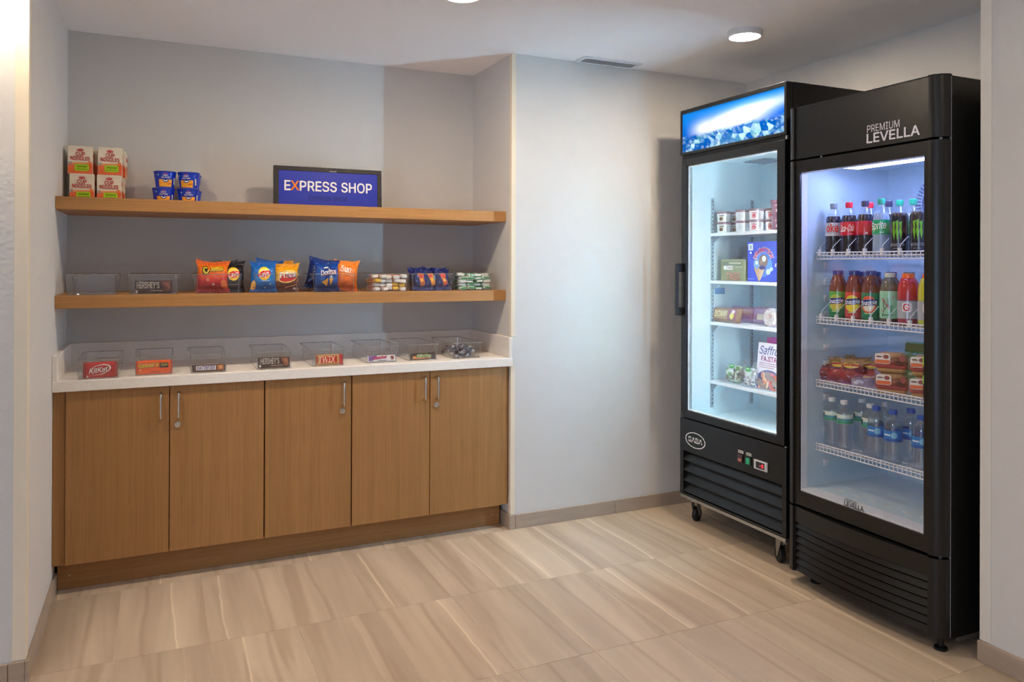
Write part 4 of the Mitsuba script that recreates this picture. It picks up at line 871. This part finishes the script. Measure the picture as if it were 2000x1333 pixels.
flow('burrito', 'purple and brown wrapped burrito behind the gold one', .20, .080, .045, (136, 80, 110), [(rect(0, .01, .12, .03), (150, 100, 90))], (3.15, -.95, z2), -.2, .06, 42, 'burrito', ends=(110, 60, 120))
flow('burrito', 'pink brown wrapped burrito beside the clear sandwich bags', .15, .085, .045, (150, 104, 136), [(rect(.01, -.01, .06, .03), (214, 206, 190))], (3.14, -1.09, z2), -.2, -.1, 43, 'burrito')
def wrap_clear(name, label, y, x, z, w, h, t, inner, cat_, seed, group=None):
    k = thing(name, label, cat_, group)
    m = trimesh.creation.icosphere(subdivisions=3, radius=1.); v = np.array(m.vertices); v = np.sign(v)*np.abs(v)**.7*[w/2*.8, t/2*.8, h/2*.72]; v += .010*np.c_[rough_noise(v+seed, 35), rough_noise(v+seed+3, 35), rough_noise(v+seed+6, 35)]; v[:, 2] -= v[:, 2].min(); m.vertices = v
    cm = CM(); n1 = meshkit.noise(v*60+seed); cols = np.array([inner[min(len(inner)-1, int(a*len(inner)))] for a in np.clip((n1-.2)/.6, 0, .999)], float)
    cm.add(m, cols, True); M = place((x, y, z), -.1, -math.pi/2)
    cm.put(k, 'filling', 'print', matrix=M)
    b_ = bag(w, h, t, lambda a, c: (255, 255, 255), [], seed, n=16)
    mm = trimesh.Trimesh(np.vstack(b_.v), np.vstack(b_.f), process=False); mm.apply_transform(M)
    put(k, 'film', mm, 'm_clear', True, 'clear film')
    return k, M
wrap_clear('sandwich', 'pale sandwich in a clear bag on the third freezer shelf', -1.215, 3.07, z2, .105, .120, .06, [(226, 214, 214), (240, 232, 230), (206, 170, 160), (236, 226, 222)], 'sandwich', 3)
wrap_clear('sandwich', 'pale sandwich in a clear bag cut off by the freezer door frame', -1.320, 3.08, z2, .105, .115, .06, [(226, 214, 206), (240, 232, 226), (206, 190, 150)], 'sandwich', 5)
z3 = FSH[3]
GR = [(86, 62, 52), (196, 206, 180), (120, 96, 66), (206, 216, 196), (110, 140, 76)]
for (lab, y, x, sd, inner) in (('brown filled wrap in a clear green-labelled pack, left on the bottom freezer shelf', -.955, 3.075, 11, GR), ('purple and white salad wrap in a clear green-labelled pack beside the white meal box', -1.085, 3.065, 12, [(196, 190, 200), (96, 80, 96), (226, 226, 222), (120, 110, 116), (206, 214, 200)]), ('pale wrap in a clear pack behind the two green label packs', -1.03, 3.18, 13, [(206, 216, 196), (226, 230, 216), (150, 176, 116)])):
    k, M = wrap_clear('wrap_pack', lab, y, x, z3, .145 if sd == 11 else .115, .125, .08, inner, 'wrap', sd)
    cm = CM(); prints(cm, plane((0, -.045, .085), (1, 0, 0)), [(rect(.018, 0, .034, .022, 0, .004), (60, 150, 70)), (rect(.018, -.022, .03, .018), (214, 222, 214)), (rect(.018, .004, .022, .004), (226, 240, 226))], None)
    cm.put(k, 'sticker', 'print', 'green label', matrix=M)
carton('frozen_meal_box', 'white frozen meal box with a magenta top and black script on the bottom freezer shelf', -1.118, -1.298, 3.060, 3.10, z3, .225, (232, 226, 238),
       [(text('Saffron', .040, False, .150, .25, (.0, .190), .0), (60, 56, 110)), (text('FAJITA', .023, True, .104, .0, (-.010, .148), 0), (130, 40, 90)), (rect(-.008, .126, .13, .003), (170, 120, 150)), (rect(-.008, .116, .13, .003), (170, 120, 150)), (rect(-.02, .106, .10, .003), (170, 120, 150)),
        (ell(-.002, .036, .088, .060).intersection(sbox(-.088, .002, .088, .098)), (96, 84, 130)), (ell(-.002, .034, .076, .052).intersection(sbox(-.088, .002, .088, .09)), (150, 120, 110))]
       + [(ell(-.06+.118*((i*.618) % 1), .008+.072*((i*.367) % 1), .009+.006*(i % 3), .005+.002*(i % 2), i*47), [(222, 140, 100), (206, 90, 66), (226, 190, 150), (60, 56, 84), (206, 110, 120)][i % 5]) for i in range(22)], 'frozen meal', tilt=-.10)
carton('frozen_meal_box', 'magenta carton standing behind the white frozen meal box', -1.118, -1.30, 3.135, 3.175, z3, .245, (176, 56, 140), [], 'frozen meal')

# ---- drinks fridge contents
BEFORE = set(labels)
FACE = math.pi*1.14                              # bottles turn their labels to the room
def ring_color(cm, prof, cols, n=32):
    """lathed rings, each with a colour"""
    prof = np.asarray(prof, float)
    m = lathe(prof, n)
    cm.add(m, cols, 40)
def soda(label, x, y, z, liquid, cap, lab, layers, h=.215, r=.0325, fill=.160, lz=(.078, .134), neck='m_clear', group='soda bottles on the top rack', capr=.0142, yaw=0.):
    k = thing('soda_bottle', label, 'bottle', group)
    s = h/.215
    P = [(0, .004), (r*.55, .001), (r*.85, .002), (r*.97, .012), (r, .024), (r*.985, .05), (r*.93, .066), (r*.99, .076), (r, .095), (r*.995, .120), (r*.94, .138), (r*.80, .157), (r*.60, .175), (r*.43, .188), (r*.40, .196), (r*.40, .202)]
    P = [(a, b*s) for a, b in P]
    rz = lambda zz: np.interp(zz, [p[1] for p in P[1:]], [p[0] for p in P[1:]])
    low = [p for p in P if p[1] < fill]+[(float(rz(fill)), fill), (0, fill+.0005)]
    cm = CM(); cm.add(lathe([(a*.985, b) for a, b in low], 32, (x, y, z)), liquid, 40); cm.put(k, 'liquid', 'gloss')
    put(k, 'neck', lathe([(float(rz(fill)), fill)]+[p for p in P if p[1] > fill], 28, (x, y, z)), neck, True, 'clear neck')
    cm = CM(); cm.add(lathe([(capr*.98, h-.0185), (capr, h-.016), (capr, h-.003), (capr*.9, h), (0, h+.0003)], 26, (x, y, z)), cap, 40)
    cm.add(lathe([(capr*.9, h-.023), (capr*.97, h-.0225), (capr*.97, h-.0195), (capr*.9, h-.019)], 26, (x, y, z)), cap, 40); cm.put(k, 'cap', 'gloss', 'plastic cap')
    cm = CM(); zz = np.linspace(lz[0], lz[1], 7); cm.add(lathe([(float(rz(a))+.0006, a) for a in zz], 36, (x, y, z)), lab, 40)
    prints(cm, cylmap(x, y, lambda q: rz(np.clip(q-z, lz[0], lz[1]))+.0009, z, FACE+yaw), layers, .006)
    cm.put(k, 'label', 'gloss')
zd = LSH[0]+.001
COLA = (26, 12, 14)
soda('diet cola bottle with a silver cap and grey red label, leftmost on the top rack', 2.988, -1.668, zd, COLA, (120, 134, 140), (176, 182, 190), [(rect(0, .084, .2, .010), (206, 210, 216)), (text('oke', .032, True, .050, 0, (.004, .112)), (206, 26, 44))])
soda('cola bottle with a red cap and white script on a red label', 2.988, -1.747, zd, COLA, (214, 30, 50), (196, 20, 40), [(text('Coca-Cola', .026, True, .058, .3, (.0, .108), .08), (246, 236, 240)), (rect(.018, .084, .012, .006), (230, 140, 150))])
soda('cola bottle with a black cap and plain red label', 2.988, -1.826, zd, COLA, (44, 38, 66), (190, 20, 42), [(rect(.014, .085, .010, .008), (226, 200, 210)), (rect(-.01, .084, .02, .003), (120, 16, 30))])
soda('lemon soda bottle with a green cap and green label', 2.985, -1.905, zd, (150, 172, 196), (22, 160, 120), (20, 160, 96), [(text('Sprite', .027, True, .062, .2, (-.004, .112), .10), (246, 250, 246)), (rect(.01, .085, .016, .006), (160, 220, 190))], h=.218, fill=.160)
for (lab, y, capc, lq, lb) in (('cola bottle with a red cap in the second row behind the black capped one', -1.775, (214, 30, 50), COLA, (190, 20, 40)), ('cola bottle with a dark cap in the second row behind the green capped one', -1.865, (52, 44, 76), COLA, (170, 20, 40)), ('lemon soda bottle with a green cap, first in the second row', -1.915, (22, 160, 120), (130, 160, 180), (20, 150, 96)), ('lemon soda bottle with a green cap, second in the second row', -1.975, (22, 160, 120), (130, 160, 180), (20, 150, 96)), ('lemon soda bottle with a green cap, third in the second row', -2.05, (26, 166, 126), (130, 160, 180), (20, 150, 96))):
    soda(lab, 3.075, y, zd, lq, capc, lb, [])
claw = lambda dx: Polygon([(dx-.004, .030), (dx+.004, .034), (dx+.0028, .006), (dx+.0045, -.004), (dx+.0015, -.030), (dx-.0015, -.012), (dx-.0038, .002), (dx-.0015, .012)])
def can(label, x, y, z, layers, col=(22, 20, 24), h=.158, r=.0328, top=(150, 154, 160)):
    k = thing('drink_can', label, 'can')
    cm = CM(); cm.add(lathe([(0, .004), (r*.72, .0), (r*.8, .003), (r, .012), (r, h-.016), (r*.86, h-.004)], 36, (x, y, z)), col, 40); prints(cm, cylmap(x, y, r+.0003, z+h*.55, FACE), layers, .006); cm.put(k, 'body', 'gloss')
    cm = CM(); cm.add(lathe([(r*.86, h-.0045), (r*.87, h), (r*.83, h), (r*.8, h-.004), (0, h-.004)], 32, (x, y, z)), top, 40); cm.add(box(x-.008, x+.012, y-.006, y+.006, z+h-.004, z+h-.002), (120, 124, 130)); cm.put(k, 'lid', 'print', 'silver lid')
mon = [(affinity.scale(claw(-.012), 1.3, 1.15), (110, 190, 40)), (affinity.scale(claw(0), 1.3, 1.25), (110, 190, 40)), (affinity.scale(claw(.012), 1.3, 1.1), (110, 190, 40)), (text('MONSTER', .011, True, .050, 0, (0, -.052)), (150, 152, 160)), (rect(0, -.066, .03, .003), (120, 124, 130))]
can('black energy drink can with green claw marks, left one on the top rack', 2.984, -1.985, zd, mon)
can('black energy drink can with green claw marks, right one at the door edge', 2.984, -2.072, zd, mon)
def tea(label, x, y, z, liquid, upper, cap, lab, layers, h=.205, r=.0345, lz=(.020, .118), capr=.0205, group='tea and juice bottles on the second rack', cap_h=.018, sh=.140):
    k = thing('juice_bottle', label, 'bottle', group)
    P = [(0, .004), (r*.8, .001), (r*.96, .006), (r, .016), (r, sh-.02), (r*.97, sh), (r*.86, sh+.018), (r*.68, sh+.034), (capr*.96, h-.022), (capr*.96, h-.008), (0, h-.008)]
    rz = lambda zz: np.interp(zz, [p[1] for p in P[1:-1]], [p[0] for p in P[1:-1]])
    m = lathe(P, 36, (x, y, z)); cm = CM(); zz = np.array(m.vertices)[:, 2]-z
    cm.add(m, np.where((zz > lz[1])[:, None], np.asarray(upper, float), np.asarray(liquid, float)), True); cm.put(k, 'body', 'gloss')
    cm = CM(); cm.add(lathe([(capr*.97, h-cap_h), (capr, h-cap_h+.002), (capr, h-.003), (capr*.93, h), (0, h)], 30, (x, y, z)), cap, 40); cm.put(k, 'cap', 'gloss', 'plastic cap')
    cm = CM(); cm.add(lathe([(float(rz(a))+.0006, a) for a in np.linspace(lz[0], lz[1], 9)], 36, (x, y, z)), lab, 40)
    prints(cm, cylmap(x, y, lambda q: rz(np.clip(q-z, *lz))+.0009, z, FACE), layers, .006); cm.put(k, 'label', 'gloss')
z2d = LSH[1]+.001
def snap(c1, c2, c3): return [(rect(0, .032, .215, .026), c2), (ell(0, .072, .030, .034), c1), (ell(0, .068, .022, .024), c3), (rect(0, .079, .066, .024, 6, .008), (30, 36, 110)), (text('Snapple', .0165, True, .062, .1, (0, .079), .1), (246, 246, 250)), (rect(0, .036, .03, .004), (190, 214, 150))]
tea('fruit tea bottle with a blue cap and green label, leftmost on the second rack', 2.990, -1.690, z2d, (40, 110, 60), (112, 52, 28), (30, 48, 130), (90, 170, 60), snap((176, 196, 70), (40, 120, 66), (206, 190, 70)))
tea('fruit tea bottle with a blue cap and yellow red label, second on the second rack', 2.990, -1.773, z2d, (170, 60, 50), (112, 40, 26), (30, 48, 130), (206, 60, 50), snap((226, 206, 60), (190, 70, 60), (240, 214, 40)))
tea('fruit tea bottle with a blue cap and white green label, third on the second rack', 2.990, -1.853, z2d, (40, 100, 66), (96, 42, 30), (30, 48, 130), (40, 120, 76), snap((226, 96, 60), (30, 110, 70), (226, 220, 200)))
br_ = [LineString([(-.02, .03), (-.012, .055), (-.016, .085)]).buffer(.0012), LineString([(-.012, .055), (.004, .075), (.002, .1)]).buffer(.001), LineString([(-.002, .068), (-.018, .1)]).buffer(.0008)]
tea('green tea bottle with a white cap and pale green blossom label', 2.990, -1.940, z2d, (70, 60, 50), (90, 84, 66), (206, 214, 206), (150, 206, 170), [(g, (70, 50, 60)) for g in br_]+[(ell(-.02+.04*((i*.618) % 1), .05+.055*((i*.37) % 1), .0028, .0026), (206, 90, 110)) for i in range(12)]+[(rect(.0, .036, .035, .004), (60, 110, 80)), (rect(.014, .055, .006, .04), (90, 160, 120))], h=.198, r=.0355, capr=.0185, lz=(.022, .128))
GAT = lambda c: [(rect(0, .060, .225, .066), (170, 172, 178)), (rect(.004, .070, .034, .036, 0, .008), (226, 228, 230)), (text('G', .026, True, .022, 0, (.002, .070)), c), (rect(.004, .070, .006, .010), (236, 120, 40))]
tea('red sports drink bottle with an orange cap on the second rack', 2.988, -2.022, z2d, (150, 60, 70), (176, 26, 34), (240, 110, 30), (120, 96, 120), GAT((196, 40, 50)), h=.196, r=.0365, capr=.0215, lz=(.026, .096), cap_h=.02, sh=.145)
tea('yellow green sports drink bottle with an orange cap at the door edge', 2.988, -2.108, z2d, (176, 186, 70), (196, 190, 40), (240, 110, 30), (150, 152, 150), GAT((226, 120, 50)), h=.196, r=.0365, capr=.0215, lz=(.026, .096), cap_h=.02, sh=.145)
for i, (y, up, cp, lb_) in enumerate(((-1.72, (112, 52, 28), (30, 48, 130), (90, 160, 60)), (-1.80, (112, 40, 26), (30, 48, 130), (206, 60, 50)), (-1.875, (96, 42, 30), (30, 48, 130), (40, 120, 76)), (-1.955, (90, 70, 50), (120, 130, 130), (150, 200, 170)), (-2.045, (170, 26, 34), (230, 100, 34), (120, 96, 120)))):
    tea(['fruit tea bottle in the second row behind the green labelled one', 'fruit tea bottle in the second row behind the yellow red labelled one', 'fruit tea bottle in the second row behind the white green labelled one', 'tea bottle in the second row behind the blossom label bottle', 'red sports drink bottle in the second row with an orange cap'][i], 3.078, y, z2d, up, up, cp, lb_, [], h=.2)
z3d = LSH[2]+.002
SN = [(rect(0, .014, .074, .026, 0, .004), (104, 40, 52)), (ell(-.002, .030, .030, .020), (206, 180, 60)), (rect(0, .026, .06, .010, 0, .003), (190, 60, 46)), (rect(0, .0195, .058, .004), (226, 200, 80)), (ell(-.004, .040, .018, .006), (150, 120, 50))]
for i, (x, y, yw) in enumerate(((2.975, -1.618, .05), (2.985, -1.690, -.05), (2.99, -1.752, .0), (3.07, -1.79, .1), (3.08, -1.70, 0), (3.07, -1.63, .1))):
    k = thing('snack_pack', ['red and yellow snack pack, leftmost on the third rack of the drinks fridge', 'red and yellow snack pack, second from the left on the third rack', 'red and yellow snack pack, third from the left on the third rack', 'red and yellow snack pack behind the third one, by the sandwich boxes', 'red and yellow snack pack behind the second one', 'red and yellow snack pack behind the leftmost one'][i], 'snack pack', 'red and yellow snack packs on the third rack')
    lay = [(affinity.translate(affinity.scale(g, 1.15, 1.15, origin=(0, 0)), 0, -.008), c) for g, c in SN]
    bag(.104, .118, .03, grad([(-1, (96, 60, 100)), (-.5, (140, 40, 48)), (.1, (166, 50, 46)), (.5, (170, 116, 60)), (1, (150, 122, 80))]), lay, 50+i, n=16).put(k, 'pack', 'gloss', matrix=place((x, y, z3d), -.60, -math.pi/2+.55+yw))
k = thing('snack_pack', 'silver and brown snack pack lying flat in front of the sandwich boxes', 'snack pack')
bag(.105, .085, .022, grad([(-1, (150, 150, 180)), (0, (130, 120, 140)), (.4, (130, 60, 60)), (1, (150, 70, 60))]), [(ell(.025, .012, .026, .012, 10), (196, 150, 110)), (ell(-.02, -.02, .02, .008, 0), (190, 190, 210))], 60, n=16).put(k, 'pack', 'gloss', matrix=place((2.965, -1.842, z3d), -.95, -math.pi/2+.8))
def sandwich_box(label, y, x, z):
    k = thing('sandwich_box', label, 'sandwich box', 'sandwich boxes stacked on the third rack')
    w, h, d = .112, .078, .09
    cm = CM(); cm.add(box(-w/2+.006, w/2-.006, .006, d-.006, 0, .020, .008), (190, 146, 84)); cm.add(box(-w/2, w/2, 0, d, .016, .034, .007), (166, 34, 34)); cm.add(box(-w/2+.002, w/2-.002, .002, d-.002, .030, .056, .010), (168, 92, 56)); cm.add(box(-w/2+.010, w/2-.010, .008, d-.010, .044, h-.003, .012), (190, 146, 92))
    cm.put(k, 'filling', 'print', matrix=place((x, y, z), 0, -math.pi/2+.5))
    lb = plane((0, -.002, 0), (1, 0, 0)); cm = CM()
    prints(cm, lb, [(rect(-.026, .052, .054, .040, 0, .008), (232, 228, 222)), (rect(-.026, .041, .050, .014, 0, .004), (226, 110, 46)), (ell(-.014, .060, .010, .008), (150, 60, 50)), (rect(-.038, .060, .018, .005), (190, 80, 70)), (rect(.032, .052, .042, .042, 0, .008), (190, 190, 180)), (ell(.042, .056, .010, .012), (150, 70, 60))], None)
    cm.put(k, 'sticker', 'print', 'white and orange label', matrix=place((x, y, z), 0, -math.pi/2+.5))
    put(k, 'shell', box(-w/2-.003, w/2+.003, -.0035, d+.003, -.0002, h, .004).apply_transform(place((x, y, z), 0, -math.pi/2+.5)), 'm_clear', label='clear plastic shell')
for (lab, y, x, z) in (('boxed sandwich with a white and orange label, front lower one', -1.975, 2.955, z3d), ('boxed sandwich with a white and orange label, front upper one', -1.970, 2.955, z3d+.080), ('boxed sandwich at the door edge, lower one', -2.105, 2.975, z3d), ('boxed sandwich at the door edge, upper one', -2.10, 2.985, z3d+.080)):
    sandwich_box(lab, y, x, z)
k = thing('salad_tray', 'green tray standing behind the sandwich boxes', 'tray')
cm = CM(); cm.add(box(-.10, .10, 0, .05, .0, .185, .006), (76, 150, 90)); cm.add(box(-.094, .094, -.002, .002, .150, .180, .002), (110, 130, 70)); cm.put(k, 'tray', 'gloss', matrix=place((3.16, -1.96, z3d), -.15, -math.pi/2+.1))
k = thing('snack_tub', 'small clear tub behind the snack packs', 'tub')
cm = CM(); cm.add(lathe([(0, 0), (.036, 0), (.043, .10), (.045, .102), (.045, .110), (0, .111)], 28), (176, 186, 196), 40); cm.put(k, 'tub', 'gloss', matrix=place((3.17, -1.78, z3d)))
can('black and lime energy drink can at the door edge of the third rack', 2.952, -2.150, z3d, [(rect(0, .055, .22, .036), (140, 210, 40)), (rect(0, -.010, .22, .030), (130, 196, 60)), (text('4', .030, True, .02, 0, (-.006, .02)), (226, 230, 226)), (rect(0, -.05, .03, .006), (150, 152, 160))], h=.162, r=.031)
def water(label, x, y, z, cap, lab, band, kind):
    k = thing('water_bottle', label, 'bottle', 'water bottles on the bottom rack')
    r, h = .0325, .205
    prof = [(0, .003), (r*.7, .001), (r*.95, .006), (r, .014)]
    for i in range(6): prof += [(r*.965, .022+i*.015), (r, .029+i*.015)]
    prof += [(r, .118), (r, .150), (r*.92, .163), (r*.70, .178), (r*.46, .187), (r*.42, .190), (r*.42, .196), (0, .1962)]
    put(k, 'body', lathe(prof, 30, (x, y, z)), 'm_pet', 40, 'clear plastic bottle')
    put(k, 'water', lathe([(max(0, a-.0012), min(b+.0008, .176)) for a, b in prof if b < .178]+[(0, .177)], 24, (x, y, z)), 'm_water', True, 'water')
    cm = CM(); cm.add(lathe([(.0148, h-.017), (.0152, h-.015), (.0152, h-.002), (.0135, h), (0, h)], 24, (x, y, z)), cap, 40); cm.put(k, 'cap', 'gloss', 'plastic cap')
    z0, z1 = (.113, .150) if kind == 'g' else (.088, .130)
    cm = CM(); cm.add(lathe([(r+.0007, z0), (r+.0009, (z0+z1)/2), (r+.0007, z1)], 32, (x, y, z)), lab, 40)
    fn = cylmap(x, y, r+.0012, z, FACE)
    if kind == 'g': L = [(rect(0, z0+.006, .2, .010), band), (rect(0, z0+.016, .2, .009), (60, 140, 160)), (text('Pure', .009, True, .03, .2, (.004, z1-.009)), (60, 110, 120)), (rect(-.03, z0+.02, .012, .02), (40, 60, 70))]
    else: L = [(rect(0, z0+.006, .2, .010), band), (ell(.012, (z0+z1)/2+.004, .012, .012), (120, 190, 226)), (text('AQUA', .010, True, .032, .1, (-.012, (z0+z1)/2+.004)), (236, 246, 250))]
    if kind != 'g': L = [x_ for x_ in L if not isinstance(x_[0], trimesh.Trimesh)]+[(rect(-.014, (z0+z1)/2+.004, .026, .006), (200, 226, 244))]
    else: L = [x_ for x_ in L if not isinstance(x_[0], trimesh.Trimesh)]+[(rect(.006, z1-.008, .03, .004, 6), (236, 244, 240))]
    prints(cm, fn, L, .006); cm.put(k, 'label', 'gloss')
z4d = LSH[3]+.001
GRN, BLU = ((206, 224, 216), (40, 150, 110)), ((26, 120, 196), (20, 90, 170))
for (lab, x, y, kd) in (('water bottle with a white cap and green label, leftmost on the bottom rack', 2.985, -1.665, 'g'), ('water bottle with a white cap and green label, second from the left', 2.975, -1.737, 'g'), ('water bottle with a white cap and green label, third from the left', 3.010, -1.835, 'g'), ('water bottle with a blue cap and blue label, first of the front blue ones', 2.985, -1.885, 'b'), ('water bottle with a blue cap and blue label, second of the front blue ones', 2.975, -1.968, 'b'), ('water bottle with a blue cap and blue label at the door edge', 2.98, -2.085, 'b'),
                        ('water bottle with a blue cap in the second row between the first two blue ones', 3.065, -1.975, 'b'), ('water bottle with a blue cap in the second row by the door edge', 3.06, -2.065, 'b'), ('water bottle with a white cap in the second row behind the green labels', 3.08, -1.735, 'g'), ('water bottle with a white cap in the second row by the blue ones', 3.09, -1.84, 'g')):
    p = GRN if kd == 'g' else BLU
    water(lab, x, y, z4d, (214, 222, 226) if kd == 'g' else (26, 84, 180), p[0], p[1], kd)
CONTENTS = [c for c in labels if c not in BEFORE and '__' not in c]
# everything inside the drinks fridge sits where the cabinet is
INSIDE = tuple(dk+'__'+n for n in ('liner', 'wire_rack', 'lane_divider', 'shelf_support', 'fan_guard', 'lamp', 'drain_slot'))
for key in list(scene):
    if key.startswith(INSIDE) or any(key == c or key.startswith(c+'__') for c in CONTENTS):
        scene[key] = {**scene[key], 'to_world': T4().translate(list(SHIFT))}
